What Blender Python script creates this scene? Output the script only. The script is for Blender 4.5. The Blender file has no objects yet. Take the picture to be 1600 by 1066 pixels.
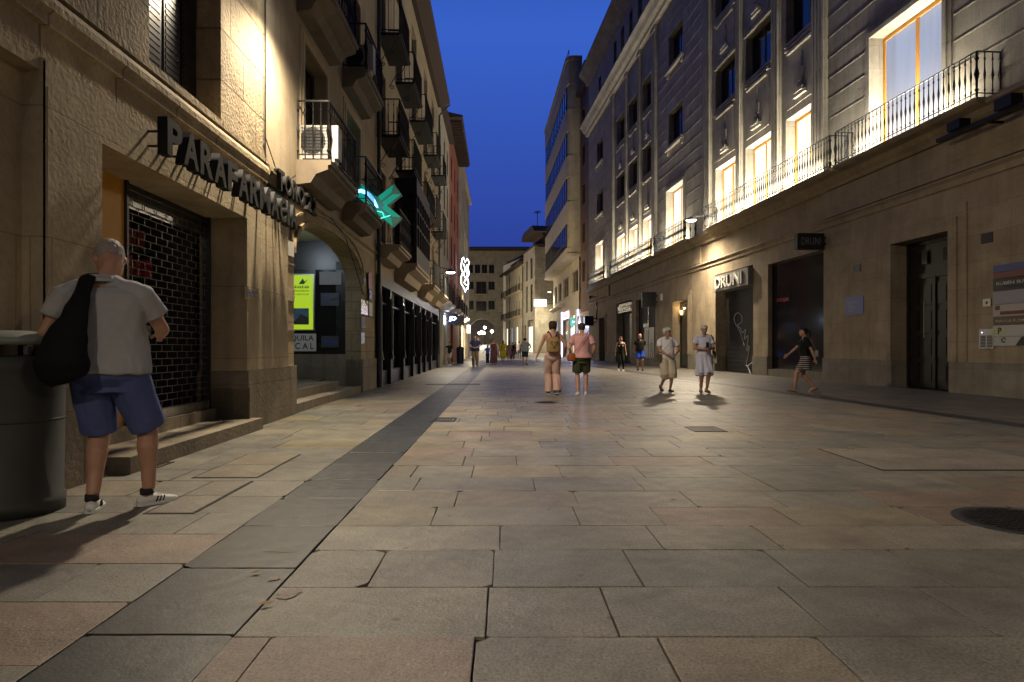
import bpy, bmesh, math, random
from math import sin, cos, pi, sqrt, radians
from mathutils import Vector, Matrix, noise
random.seed(11)
S = bpy.context.scene
COL = S.collection

# ------------------------------------------------------------------ camera, sky, exposure
H = 1.08            # eye height of the camera
FPX = 1067.0        # focal length in photo pixels
CXP, HZ = 800.0, 544.0
cam_d = bpy.data.cameras.new("camera")
cam_d.lens = 24.0; cam_d.sensor_width = 36.0
cam_d.shift_y = (HZ - 533.0) / 1600.0
cam_d.clip_end = 1500.0; cam_d.clip_start = 0.05
cam = bpy.data.objects.new("camera", cam_d); COL.objects.link(cam)
cam.location = (0, 0, H); cam.rotation_euler = (radians(90), 0, 0)
S.camera = cam
W = bpy.data.worlds.new("World"); S.world = W; W.use_nodes = True
wn = W.node_tree.nodes; wl = W.node_tree.links
for n_ in list(wn): wn.remove(n_)
w_out = wn.new("ShaderNodeOutputWorld"); w_bg = wn.new("ShaderNodeBackground")
w_tc = wn.new("ShaderNodeTexCoord"); w_sep = wn.new("ShaderNodeSeparateXYZ"); w_cr = wn.new("ShaderNodeValToRGB")
w_cr.color_ramp.elements[0].position = 0.0; w_cr.color_ramp.elements[0].color = (0.014, 0.028, 0.19, 1)
w_cr.color_ramp.elements[1].position = 1.0; w_cr.color_ramp.elements[1].color = (0.008, 0.026, 0.130, 1)
for p_, c_ in ((.13, (.018,.036,.215)), (.24, (.022,.052,.28)), (.42, (.028,.084,.40)), (.62, (.014,.050,.26))):
    e_ = w_cr.color_ramp.elements.new(p_); e_.color = (*c_, 1)
wl.new(w_tc.outputs["Generated"], w_sep.inputs[0]); wl.new(w_sep.outputs["Z"], w_cr.inputs[0])
w_mr = wn.new("ShaderNodeMapRange"); w_mr.inputs["From Min"].default_value = -.6; w_mr.inputs["From Max"].default_value = .75; w_mr.inputs["To Min"].default_value = .22; w_mr.inputs["To Max"].default_value = 1.3
wl.new(w_sep.outputs["Y"], w_mr.inputs["Value"]); wl.new(w_mr.outputs[0], w_bg.inputs[1])   # dusk glow is strongest down the street
wl.new(w_cr.outputs[0], w_bg.inputs[0]); w_bg.inputs[1].default_value = 1.5
wl.new(w_bg.outputs[0], w_out.inputs[0])
S.view_settings.view_transform = 'Standard'; S.view_settings.look = 'None'
S.view_settings.exposure = 0.12; S.view_settings.gamma = 1.0; S.view_settings.use_curve_mapping = False
S.cycles.use_denoising = True
try: S.cycles.denoiser = 'OPENIMAGEDENOISE'
except Exception: pass
S.cycles.max_bounces = 6; S.cycles.diffuse_bounces = 3; S.cycles.glossy_bounces = 3; S.cycles.transparent_max_bounces = 8
S.cycles.sample_clamp_indirect = 3.0; S.cycles.caustics_reflective = False; S.cycles.caustics_refractive = False

# ------------------------------------------------------------------ frames and pixel mapping
class Frame:
    """A facade plane: local x along the wall, local -y out to the street, z up."""
    def __init__(s, ox, oy, ang):
        s.o = Vector((ox, oy)); s.a = ang
        s.t = Vector((cos(ang), sin(ang))); s.n = Vector((-sin(ang), cos(ang)))
    def hit(s, px, py, out=0.0):
        r = Vector(((px - CXP) / FPX, 1.0))
        d = (s.o.dot(s.n) - out) / r.dot(s.n)
        P = r * d
        return (P - s.o).dot(s.t), H + (HZ - py) * d / FPX
    def u(s, px, out=0.0): return s.hit(px, HZ, out)[0]
    def world(s, u, out, z):
        p = s.o + s.t * u - s.n * out
        return Vector((p.x, p.y, z))
FL = Frame(-3.35, 0.0, math.atan2(1, -0.021))
FR = Frame(12 - .0768 * 70, 70.0, math.atan2(-1, 0.0768))
def gz(y): return 0.0 if y < 85 else (y - 85) * 0.030
def on_ground(px, py):
    d = H * FPX / (py - HZ)
    return Vector(((px - CXP) * d / FPX, d, 0))

# ------------------------------------------------------------------ mesh helpers
class MB:
    def __init__(s): s.v = []; s.f = []; s.c = []; s.cur = None
    def add(s, vs, fs):
        n = len(s.v); s.v += [tuple(p) for p in vs]
        s.f += [tuple(i + n for i in f) for f in fs]
        if s.cur is not None: s.c += [s.cur] * len(fs)
        elif s.c: s.c += [(1, 1, 1)] * len(fs)
    def box(s, x0, x1, y0, y1, z0, z1):
        if x0 > x1: x0, x1 = x1, x0
        if y0 > y1: y0, y1 = y1, y0
        s.add([(x0,y0,z0),(x1,y0,z0),(x1,y1,z0),(x0,y1,z0),(x0,y0,z1),(x1,y0,z1),(x1,y1,z1),(x0,y1,z1)],
              [(0,3,2,1),(4,5,6,7),(0,1,5,4),(1,2,6,5),(2,3,7,6),(3,0,4,7)]); return s
    def quad(s, a, b, c, d): s.add([a, b, c, d], [(0, 1, 2, 3)])
    def prism(s, poly, y0, y1):
        """poly in (x,z), extruded along y"""
        n = len(poly)
        s.add([(x, y0, z) for x, z in poly] + [(x, y1, z) for x, z in poly],
              [tuple(range(n)), tuple(range(2*n-1, n-1, -1))] + [(i, i+n, (i+1) % n + n, (i+1) % n) for i in range(n)]); return s
    def prismx(s, poly, x0, x1):
        """poly in (y,z), extruded along x"""
        n = len(poly)
        s.add([(x0, y, z) for y, z in poly] + [(x1, y, z) for y, z in poly],
              [tuple(range(n-1, -1, -1)), tuple(range(n, 2*n))] + [(i, (i+1) % n, (i+1) % n + n, i+n) for i in range(n)]); return s
    def prismz(s, poly, z0, z1):
        n = len(poly)
        s.add([(x, y, z0) for x, y in poly] + [(x, y, z1) for x, y in poly],
              [tuple(range(n-1, -1, -1)), tuple(range(n, 2*n))] + [(i, (i+1) % n, (i+1) % n + n, i+n) for i in range(n)]); return s
    def sweep(s, pts, rad, n=10, cap=True):
        """tube through pts; rad entries r or (rside, rup); side kept horizontal"""
        pts = [Vector(p) for p in pts]; rings = []; side0 = None
        for i, p in enumerate(pts):
            if i == 0: d = pts[1] - p
            elif i == len(pts)-1: d = p - pts[i-1]
            else: d = pts[i+1] - pts[i-1]
            if d.length < 1e-9: d = Vector((0,0,1))
            d.normalize()
            if side0 is None:
                sd = d.cross(Vector((0,0,1)))
                if sd.length < .12: sd = Vector((1,0,0)) - d * d.x
            else: sd = side0 - d * side0.dot(d)
            sd.normalize(); up = sd.cross(d); side0 = sd
            r = rad[i] if isinstance(rad, (list, tuple)) else rad
            ra, rb = r if isinstance(r, (tuple, list)) else (r, r)
            rings.append([p + sd * (ra*cos(2*pi*k/n)) + up * (rb*sin(2*pi*k/n)) for k in range(n)])
        vs = [q for r in rings for q in r]; fs = []
        for i in range(len(rings)-1):
            for k in range(n):
                a = i*n+k; b = i*n+(k+1) % n
                fs.append((a, b, b+n, a+n))
        if cap: fs.append(tuple(range(n-1, -1, -1))); m = (len(rings)-1)*n; fs.append(tuple(range(m, m+n)))
        s.add(vs, fs); return s
    def caps(s, p0, p1, r0, r1, n=12):
        p0, p1 = Vector(p0), Vector(p1); d = (p1-p0)
        L = d.length; d = d.normalized() if L > 1e-6 else Vector((0,0,1))
        P = []; R = []
        for a, b in ((.97,.25),(.8,.6),(.45,.9)): P.append(p0 - d*r0*a); R.append(r0*b)
        P += [p0, p1]; R += [r0, r1]
        for a, b in ((.45,.9),(.8,.6),(.97,.25)): P.append(p1 + d*r1*a); R.append(r1*b)
        return s.sweep(P, R, n)
    def loft(s, secs, n=20):
        """secs: (z, cx, cy, rx, ry) horizontal ellipses"""
        vs = []; fs = []
        for z, cx, cy, rx, ry in secs:
            vs += [(cx + rx*cos(2*pi*k/n), cy + ry*sin(2*pi*k/n), z) for k in range(n)]
        for i in range(len(secs)-1):
            for k in range(n):
                a = i*n+k; b = i*n+(k+1) % n; fs.append((a, b, b+n, a+n))
        fs.append(tuple(range(n-1, -1, -1))); m = (len(secs)-1)*n; fs.append(tuple(range(m, m+n)))
        s.add(vs, fs); return s
    def ell(s, c, rx, ry, rz, n=12, m=8, M=None):
        c = Vector(c); vs = []; fs = []
        for i in range(1, m):
            t = pi*i/m
            for k in range(n):
                p = Vector((rx*sin(t)*cos(2*pi*k/n), ry*sin(t)*sin(2*pi*k/n), -rz*cos(t)))
                if M: p = M @ p
                vs.append(c + p)
        for i in range(m-2):
            for k in range(n):
                a = i*n+k; b = i*n+(k+1) % n; fs.append((a, b, b+n, a+n))
        b0 = Vector((0,0,-rz)); t0 = Vector((0,0,rz))
        if M: b0 = M @ b0; t0 = M @ t0
        vs += [c+b0, c+t0]; q = len(vs)
        for k in range(n):
            fs.append((q-2, (k+1) % n, k)); fs.append((q-1, (m-2)*n+k, (m-2)*n+(k+1) % n))
        s.add(vs, fs); return s
    def mesh(s, name, smooth=False):
        me = bpy.data.meshes.new(name); me.from_pydata(s.v, [], s.f); me.update()
        if s.c:
            at = me.color_attributes.new("Col", 'FLOAT_COLOR', 'CORNER'); i = 0
            buf = []
            for f, c in zip(s.f, s.c): buf += [c[0], c[1], c[2], 1.0] * len(f)
            at.data.foreach_set("color", buf)
        if smooth: me.polygons.foreach_set("use_smooth", [True]*len(me.polygons))
        return me
    def build(s, name, mat, parent=None, smooth=False, loc=None, rot=None):
        me = s.mesh(name, smooth); me.materials.append(mat)
        return link(name, me, parent, loc, rot)
def link(name, data, parent=None, loc=None, rot=None):
    o = bpy.data.objects.new(name, data); COL.objects.link(o)
    if parent: o.parent = parent
    if loc is not None: o.location = loc
    if rot is not None: o.rotation_euler = rot
    return o
def thing(name, label, cat, loc=(0,0,0), rotz=0, group=None):
    o = link(name, None, None, loc, (0, 0, rotz)); return tag(o, label, cat, group)
def tag(o, label, cat, group=None):
    o["label"] = label; o["category"] = cat
    if group: o["group"] = group
    return o
def on_frame(F, name, label, cat, u, z, out=0, group=None):
    return thing(name, label, cat, F.world(u, out, z), F.a, group)
def struct(o): o["kind"] = "structure"; return o

def remeshed(mb, name, vox, it=4, disp=None):
    me = mb.mesh(name + "_src")
    o = bpy.data.objects.new("tmp", me); COL.objects.link(o)
    m = o.modifiers.new("r", 'REMESH'); m.mode = 'VOXEL'; m.voxel_size = vox; m.use_smooth_shade = True
    if it:
        k = o.modifiers.new("s", 'SMOOTH'); k.factor = .5; k.iterations = it
    dg = bpy.context.evaluated_depsgraph_get(); dg.update()
    out = bpy.data.meshes.new_from_object(o.evaluated_get(dg)); out.name = name
    bpy.data.objects.remove(o); bpy.data.meshes.remove(me)
    if disp:
        nr = [Vector(v.normal) for v in out.vertices]
        for v, n_ in zip(out.vertices, nr): v.co += n_ * disp(v.co)
    out.polygons.foreach_set("use_smooth", [True]*len(out.polygons)); out.update()
    return out

def text_mesh(txt, w, h, depth, mat, parent, x, y, z, name='lettering', bold=0.0, align='L', rotz=0):
    """flat lettering in the local xz plane facing -y; (x,z) is its lower left corner"""
    cu = bpy.data.curves.new("t", 'FONT'); cu.body = txt; cu.size = 1; cu.extrude = .5; cu.offset = bold
    cu.resolution_u = 3
    o = bpy.data.objects.new("t", cu); COL.objects.link(o)
    dg = bpy.context.evaluated_depsgraph_get(); dg.update()
    me = bpy.data.meshes.new_from_object(o.evaluated_get(dg)); me.name = name
    bpy.data.objects.remove(o); bpy.data.curves.remove(cu)
    xs = [v.co.x for v in me.vertices]; ys = [v.co.y for v in me.vertices]
    x0, x1, y0, y1 = min(xs), max(xs), min(ys), max(ys)
    sy = h / (y1-y0); sx = sy if w is None else w / (x1-x0)
    for v in me.vertices:
        v.co = Vector(((v.co.x-x0)*sx, -(v.co.z+.5)*depth, (v.co.y-y0)*sy))
    if align == 'C':
        hw = (x1-x0)*sx/2
        for v in me.vertices: v.co.x -= hw
    me.materials.clear(); me.materials.append(mat)
    return link(name, me, parent, (x, y, z), (0, 0, rotz))

# ------------------------------------------------------------------ materials
def newmat(name):
    m = bpy.data.materials.new(name); m.use_nodes = True
    return m, m.node_tree.nodes, m.node_tree.links, m.node_tree.nodes["Principled BSDF"]
def simple(name, col, rough=.6, metal=0, noise_amt=.18, nscale=6.0, bump=0.0, spec=.5):
    m, N, L, b = newmat(name)
    b.inputs["Roughness"].default_value = rough; b.inputs["Metallic"].default_value = metal
    b.inputs["Specular IOR Level"].default_value = spec
    b.inputs["Base Color"].default_value = (*col, 1)
    if noise_amt or bump:
        tc = N.new("ShaderNodeTexCoord"); nz = N.new("ShaderNodeTexNoise"); nz.inputs["Scale"].default_value = nscale
        nz.inputs["Detail"].default_value = 6
        L.new(tc.outputs["Object"], nz.inputs["Vector"])
        mx = N.new("ShaderNodeMix"); mx.data_type = 'RGBA'
        mx.inputs[6].default_value = (*[c*(1-noise_amt) for c in col], 1); mx.inputs[7].default_value = (*[min(1, c*(1+noise_amt)) for c in col], 1)
        L.new(nz.outputs["Fac"], mx.inputs[0]); L.new(mx.outputs[2], b.inputs["Base Color"])
        if bump:
            bp = N.new("ShaderNodeBump"); bp.inputs["Strength"].default_value = bump; bp.inputs["Distance"].default_value = .01
            L.new(nz.outputs["Fac"], bp.inputs["Height"]); L.new(bp.outputs[0], b.inputs["Normal"])
    return m
def emit(name, col, strength):
    m, N, L, b = newmat(name)
    b.inputs["Base Color"].default_value = (*[c*.5 for c in col], 1)
    b.inputs["Emission Color"].default_value = (*col, 1); b.inputs["Emission Strength"].default_value = strength
    b.inputs["Roughness"].default_value = .4
    return m
def glassmat(name, tint, mixf=.2, rough=.03):
    m, N, L, b = newmat(name)
    out = N["Material Output"]
    tr = N.new("ShaderNodeBsdfTransparent"); tr.inputs[0].default_value = (*tint, 1)
    gl = N.new("ShaderNodeBsdfGlossy"); gl.inputs["Roughness"].default_value = rough
    lw = N.new("ShaderNodeLayerWeight"); lw.inputs[0].default_value = mixf
    mx = N.new("ShaderNodeMixShader"); L.new(lw.outputs["Fresnel"], mx.inputs[0]); L.new(tr.outputs[0], mx.inputs[1]); L.new(gl.outputs[0], mx.inputs[2])
    L.new(mx.outputs[0], out.inputs["Surface"])
    return m
def stone(name, c1_, c2_, bw=1.1, bh=.5, mort=.006, bump=.5, blotch=.45, mortc=.45, pits=.5, rough=.85, streak=.35):
    c1 = (c1_[0], c1_[1]*1.05, c1_[2]*1.10); c2 = (c2_[0], c2_[1]*1.05, c2_[2]*1.10)
    m, N, L, b = newmat(name)
    tc = N.new("ShaderNodeTexCoord"); sp = N.new("ShaderNodeSeparateXYZ"); ad = N.new("ShaderNodeMath"); cb = N.new("ShaderNodeCombineXYZ")
    L.new(tc.outputs["Object"], sp.inputs[0]); L.new(sp.outputs[0], ad.inputs[0]); L.new(sp.outputs[1], ad.inputs[1])
    L.new(ad.outputs[0], cb.inputs[0]); L.new(sp.outputs[2], cb.inputs[1])
    wz = N.new("ShaderNodeTexNoise"); wz.inputs["Scale"].default_value = 3; wz.inputs["Detail"].default_value = 3
    L.new(tc.outputs["Object"], wz.inputs["Vector"])
    wv = N.new("ShaderNodeVectorMath"); wv.operation = 'MULTIPLY_ADD'; wv.inputs[1].default_value = (.015,.015,.015)
    L.new(wz.outputs["Color"], wv.inputs[0]); L.new(cb.outputs[0], wv.inputs[2])
    br = N.new("ShaderNodeTexBrick"); br.inputs["Scale"].default_value = 1
    br.inputs["Brick Width"].default_value = bw; br.inputs["Row Height"].default_value = bh
    br.inputs["Mortar Size"].default_value = mort; br.inputs["Mortar Smooth"].default_value = .3; br.inputs["Bias"].default_value = 0
    br.inputs["Color1"].default_value = (*c1, 1); br.inputs["Color2"].default_value = (*c2, 1)
    br.inputs["Mortar"].default_value = (*[c*mortc for c in c1], 1); br.offset = .43; br.squash = 1.25; br.squash_frequency = 3
    L.new(wv.outputs[0], br.inputs["Vector"])
    n1 = N.new("ShaderNodeTexNoise"); n1.inputs["Scale"].default_value = 1.1; n1.inputs["Detail"].default_value = 8; n1.inputs["Roughness"].default_value = .62
    n1.inputs["Distortion"].default_value = .6
    L.new(tc.outputs["Object"], n1.inputs["Vector"])
    rp = N.new("ShaderNodeValToRGB"); rp.color_ramp.elements[0].position = .32; rp.color_ramp.elements[1].position = .68
    lo = 1-blotch; rp.color_ramp.elements[0].color = (lo, lo*.96, lo*.9, 1); rp.color_ramp.elements[1].color = (1.08, 1.06, 1.02, 1)
    L.new(n1.outputs["Fac"], rp.inputs[0])
    mu = N.new("ShaderNodeMix"); mu.data_type = 'RGBA'; mu.blend_type = 'MULTIPLY'; mu.inputs[0].default_value = 1
    L.new(br.outputs["Color"], mu.inputs[6]); L.new(rp.outputs[0], mu.inputs[7])
    n2 = N.new("ShaderNodeTexNoise"); n2.inputs["Scale"].default_value = 22; n2.inputs["Detail"].default_value = 5
    L.new(tc.outputs["Object"], n2.inputs["Vector"])
    r2 = N.new("ShaderNodeValToRGB"); r2.color_ramp.elements[0].position = .3; r2.color_ramp.elements[0].color = (.72,.7,.68,1); r2.color_ramp.elements[1].position = .55
    L.new(n2.outputs["Fac"], r2.inputs[0])
    m2 = N.new("ShaderNodeMix"); m2.data_type = 'RGBA'; m2.blend_type = 'MULTIPLY'; m2.inputs[0].default_value = pits
    L.new(mu.outputs[2], m2.inputs[6]); L.new(r2.outputs[0], m2.inputs[7])
    mp4 = N.new("ShaderNodeMapping"); mp4.inputs["Scale"].default_value = (5, 5, .35); n4 = N.new("ShaderNodeTexNoise"); n4.inputs["Scale"].default_value = 1; n4.inputs["Detail"].default_value = 6
    L.new(tc.outputs["Object"], mp4.inputs["Vector"]); L.new(mp4.outputs[0], n4.inputs["Vector"])
    r4_ = N.new("ShaderNodeValToRGB"); r4_.color_ramp.elements[0].position = .34; r4_.color_ramp.elements[0].color = (.62,.60,.56,1); r4_.color_ramp.elements[1].position = .52; r4_.color_ramp.elements[1].color = (1,1,1,1)
    L.new(n4.outputs["Fac"], r4_.inputs[0]); m4 = N.new("ShaderNodeMix"); m4.data_type = 'RGBA'; m4.blend_type = 'MULTIPLY'; m4.inputs[0].default_value = streak
    L.new(m2.outputs[2], m4.inputs[6]); L.new(r4_.outputs[0], m4.inputs[7])
    L.new(m4.outputs[2], b.inputs["Base Color"]); b.inputs["Roughness"].default_value = rough; b.inputs["Specular IOR Level"].default_value = .25
    # relief: joints, pits, tooling
    h1 = N.new("ShaderNodeMath"); h1.operation = 'MULTIPLY_ADD'; h1.inputs[1].default_value = -1.2
    L.new(br.outputs["Fac"], h1.inputs[0]); L.new(n2.outputs["Fac"], h1.inputs[2])
    h2 = N.new("ShaderNodeMath"); h2.operation = 'MULTIPLY_ADD'; h2.inputs[1].default_value = 1.2
    L.new(n1.outputs["Fac"], h2.inputs[0]); L.new(h1.outputs[0], h2.inputs[2])
    bp = N.new("ShaderNodeBump"); bp.inputs["Strength"].default_value = bump; bp.inputs["Distance"].default_value = .02
    L.new(h2.outputs[0], bp.inputs["Height"]); L.new(bp.outputs[0], b.inputs["Normal"])
    return m
def paving(name, rough=.42, bumps=.25):
    m, N, L, b = newmat(name)
    at = N.new("ShaderNodeAttribute"); at.attribute_name = "Col"
    tc = N.new("ShaderNodeTexCoord")
    n1 = N.new("ShaderNodeTexNoise"); n1.inputs["Scale"].default_value = 2.2; n1.inputs["Detail"].default_value = 9; n1.inputs["Roughness"].default_value = .65
    n2 = N.new("ShaderNodeTexNoise"); n2.inputs["Scale"].default_value = 75; n2.inputs["Detail"].default_value = 4; n2.inputs["Roughness"].default_value = .75
    n3 = N.new("ShaderNodeTexNoise"); n3.inputs["Scale"].default_value = 9; n3.inputs["Detail"].default_value = 5
    vo = N.new("ShaderNodeTexVoronoi"); vo.inputs["Scale"].default_value = 3.4
    for n_ in (n1, n2, n3, vo): L.new(tc.outputs["Object"], n_.inputs["Vector"])
    rp = N.new("ShaderNodeValToRGB"); rp.color_ramp.elements[0].position = .3; rp.color_ramp.elements[0].color = (.55,.54,.52,1)
    rp.color_ramp.elements[1].position = .7; rp.color_ramp.elements[1].color = (1.15,1.13,1.08,1); L.new(n1.outputs["Fac"], rp.inputs[0])
    mu = N.new("ShaderNodeMix"); mu.data_type = 'RGBA'; mu.blend_type = 'MULTIPLY'; mu.inputs[0].default_value = 1
    L.new(at.outputs["Color"], mu.inputs[6]); L.new(rp.outputs[0], mu.inputs[7])
    r2 = N.new("ShaderNodeValToRGB"); r2.color_ramp.elements[0].position = .38; r2.color_ramp.elements[0].color = (.5,.5,.5,1)
    r2.color_ramp.elements[1].position = .62; r2.color_ramp.elements[1].color = (1.4,1.4,1.4,1); L.new(n2.outputs["Fac"], r2.inputs[0])
    m2 = N.new("ShaderNodeMix"); m2.data_type = 'RGBA'; m2.blend_type = 'MULTIPLY'; m2.inputs[0].default_value = .8
    L.new(mu.outputs[2], m2.inputs[6]); L.new(r2.outputs[0], m2.inputs[7])
    # gum spots
    r3 = N.new("ShaderNodeValToRGB"); r3.color_ramp.elements[0].position = .05; r3.color_ramp.elements[0].color = (.4,.4,.4,1)
    r3.color_ramp.elements[1].position = .075; r3.color_ramp.elements[1].color = (1,1,1,1); L.new(vo.outputs["Distance"], r3.inputs[0])
    m3 = N.new("ShaderNodeMix"); m3.data_type = 'RGBA'; m3.blend_type = 'MULTIPLY'; m3.inputs[0].default_value = .8
    L.new(m2.outputs[2], m3.inputs[6]); L.new(r3.outputs[0], m3.inputs[7])
    L.new(m3.outputs[2], b.inputs["Base Color"])
    rr = N.new("ShaderNodeMapRange"); rr.inputs["To Min"].default_value = rough-.14; rr.inputs["To Max"].default_value = rough+.16
    L.new(n3.outputs["Fac"], rr.inputs["Value"]); L.new(rr.outputs[0], b.inputs["Roughness"])
    b.inputs["Specular IOR Level"].default_value = .5
    ad = N.new("ShaderNodeMath"); ad.operation = 'MULTIPLY_ADD'; ad.inputs[1].default_value = 2.2
    L.new(n3.outputs["Fac"], ad.inputs[0]); L.new(n2.outputs["Fac"], ad.inputs[2])
    bp = N.new("ShaderNodeBump"); bp.inputs["Strength"].default_value = bumps; bp.inputs["Distance"].default_value = .006
    L.new(ad.outputs[0], bp.inputs["Height"]); L.new(bp.outputs[0], b.inputs["Normal"])
    return m

M = {}
M['rough_stone'] = stone("rough_stone", (.53,.41,.26), (.37,.295,.195), 1.0, .62, .014, 1.0, .5)
M['smooth_stone'] = stone("smooth_stone", (.49,.395,.265), (.43,.35,.24), 1.25, .95, .006, .35, .28, .6, .3)
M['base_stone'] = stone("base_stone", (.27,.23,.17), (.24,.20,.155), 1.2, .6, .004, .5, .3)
M['cut_stone'] = stone("cut_stone", (.43,.33,.20), (.35,.275,.17), 1.35, .5, .008, .4, .3, .5)
M['plaster'] = stone("plaster", (.40,.32,.22), (.40,.32,.22), 9, 9, .0, .25, .22, 1, .2)
M['pale_plaster'] = stone("pale_plaster", (.48,.42,.33), (.48,.42,.33), 9, 9, .0, .2, .2, 1, .2)
M['red_plaster'] = stone("red_plaster", (.36,.13,.085), (.36,.13,.085), 9, 9, .0, .2, .25, 1, .2)
M['grey_stone'] = stone("grey_stone", (.39,.34,.27), (.355,.31,.25), 1.6, .66, .006, .45, .28, .55)
M['ground_floor_stone'] = stone("ground_floor_stone", (.39,.31,.21), (.355,.28,.19), 1.5, .62, .005, .35, .3, .6)
M['ground_base'] = stone("ground_base", (.27,.24,.185), (.24,.21,.165), 1.3, .6, .004, .4, .3, .6)
M['modern_stone'] = stone("modern_stone", (.46,.38,.27), (.44,.365,.26), 1.2, .6, .003, .2, .2, .7)
M['far_stone'] = stone("far_stone", (.38,.34,.26), (.34,.30,.235), .9, .45, .008, .5, .3, .6)
M['cream'] = stone("cream", (.52,.45,.30), (.52,.45,.30), 9, 9, 0, .2, .2, 1, .2)
M['brown_brick'] = stone("brown_brick", (.22,.13,.09), (.19,.115,.08), .3, .08, .006, .3, .2)
M['trim'] = simple("trim", (.44,.36,.25), .8, 0, .2, 5, .25, .25)
M['dark_wood'] = simple("dark_wood", (.032,.029,.027), .6, 0, .3, 9, .2)
M['shutter_dark'] = simple("shutter_dark", (.016,.015,.015), .5, .3, .2, 8)
M['door_wood'] = simple("door_wood", (.010,.007,.005), .4, 0, .3, 8, .15)
M['iron'] = simple("iron", (.010,.010,.011), .5, .3, .2, 30)
M['black_paint'] = simple("black_paint", (.012,.012,.014), .3, 0, .2, 10)
M['ochre_wood'] = simple("ochre_wood", (.50,.22,.03), .5, 0, .15, 6)
M['yellow_panel'] = simple("yellow_panel", (.55,.27,.03), .6, 0, .12, 3)
M['dark_glass'] = simple("dark_glass", (.012,.013,.016), .10, 0, 0, 1, 0, .35)
M['shop_glass'] = glassmat("shop_glass", (.86,.88,.88), .10)
M['dark_inside'] = simple("dark_inside", (.03,.028,.026), .8)
M['steel'] = simple("steel", (.45,.44,.42), .35, .9, .1, 20)
M['grille'] = simple('grille', (.20,.20,.19), .45, .6, .2, 8)
M['zinc'] = simple("zinc", (.05,.055,.06), .5, .5, .2, 8)
M['roof'] = simple("roof", (.06,.04,.03), .9, 0, .3, 8, .4)
M['white_paint'] = simple("white_paint", (.75,.74,.70), .5, 0, .06, 5)
def curtain(name, c0, c1, st, sc=14):
    m_ = emit(name, c0, st); N = m_.node_tree.nodes; L = m_.node_tree.links; b = N["Principled BSDF"]; b.inputs["Base Color"].default_value = (.06,.055,.05,1)
    tc = N.new("ShaderNodeTexCoord"); mp_ = N.new("ShaderNodeMapping"); mp_.inputs["Scale"].default_value = (sc, 1, .25); nz = N.new("ShaderNodeTexNoise"); nz.inputs["Scale"].default_value = 1; nz.inputs["Detail"].default_value = 3
    mx = N.new("ShaderNodeMix"); mx.data_type = 'RGBA'; mx.inputs[6].default_value = (*c0, 1); mx.inputs[7].default_value = (*c1, 1)
    rp = N.new("ShaderNodeValToRGB"); rp.color_ramp.elements[0].position = .4; rp.color_ramp.elements[1].position = .6
    L.new(tc.outputs["Object"], mp_.inputs["Vector"]); L.new(mp_.outputs[0], nz.inputs["Vector"]); L.new(nz.outputs["Fac"], rp.inputs[0]); L.new(rp.outputs[0], mx.inputs[0]); L.new(mx.outputs[2], b.inputs["Emission Color"])
    return m_
M['lit_pane'] = curtain("lit_pane", (1, .92, .74), (.50, .44, .33), 1.7)
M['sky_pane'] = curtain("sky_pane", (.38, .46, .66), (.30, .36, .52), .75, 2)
M['lit_blue_pane'] = emit("lit_blue_pane", (.30, .40, .68), .5)
M['lamp_glow'] = emit("lamp_glow", (1, .96, .86), 14)
M['shop_glow'] = emit("shop_glow", (1, .93, .78), 3.0)
M['cold_glow'] = emit("cold_glow", (.55, .68, 1), 9)
M['paving'] = paving("paving", .43, .65)
M['slate'] = paving("slate", .46, .3)
M['joint'] = simple("joint", (.035,.030,.024), .95, 0, .3, 14, .4)
def cloth(name, col, rough=.85, n=.12): 
    if name not in M: M[name] = simple(name, col, rough, 0, n, 16, .55, .2)
    return M[name]

# ------------------------------------------------------------------ ground
XL = lambda y: -3.35 - .021*y
SL = lambda y: -1.56 - .0195*y
SR = lambda y: -1.01 - .0135*y
BL = lambda y: XR(y) - 4.35
BR = lambda y: XR(y) - 3.93
XR = lambda y: 12 - .0768*y
g = MB(); ys = [-60, -20, 0, 30, 60, 85, 110, 160, 900]
for a, b in zip(ys, ys[1:]):
    za, zb = gz(min(a, 160)) - .014, gz(min(b, 160)) - .014
    g.quad((-300, a, za), (300, a, za), (300, b, zb), (-300, b, zb))
struct(g.build("ground", M['joint']))

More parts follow.
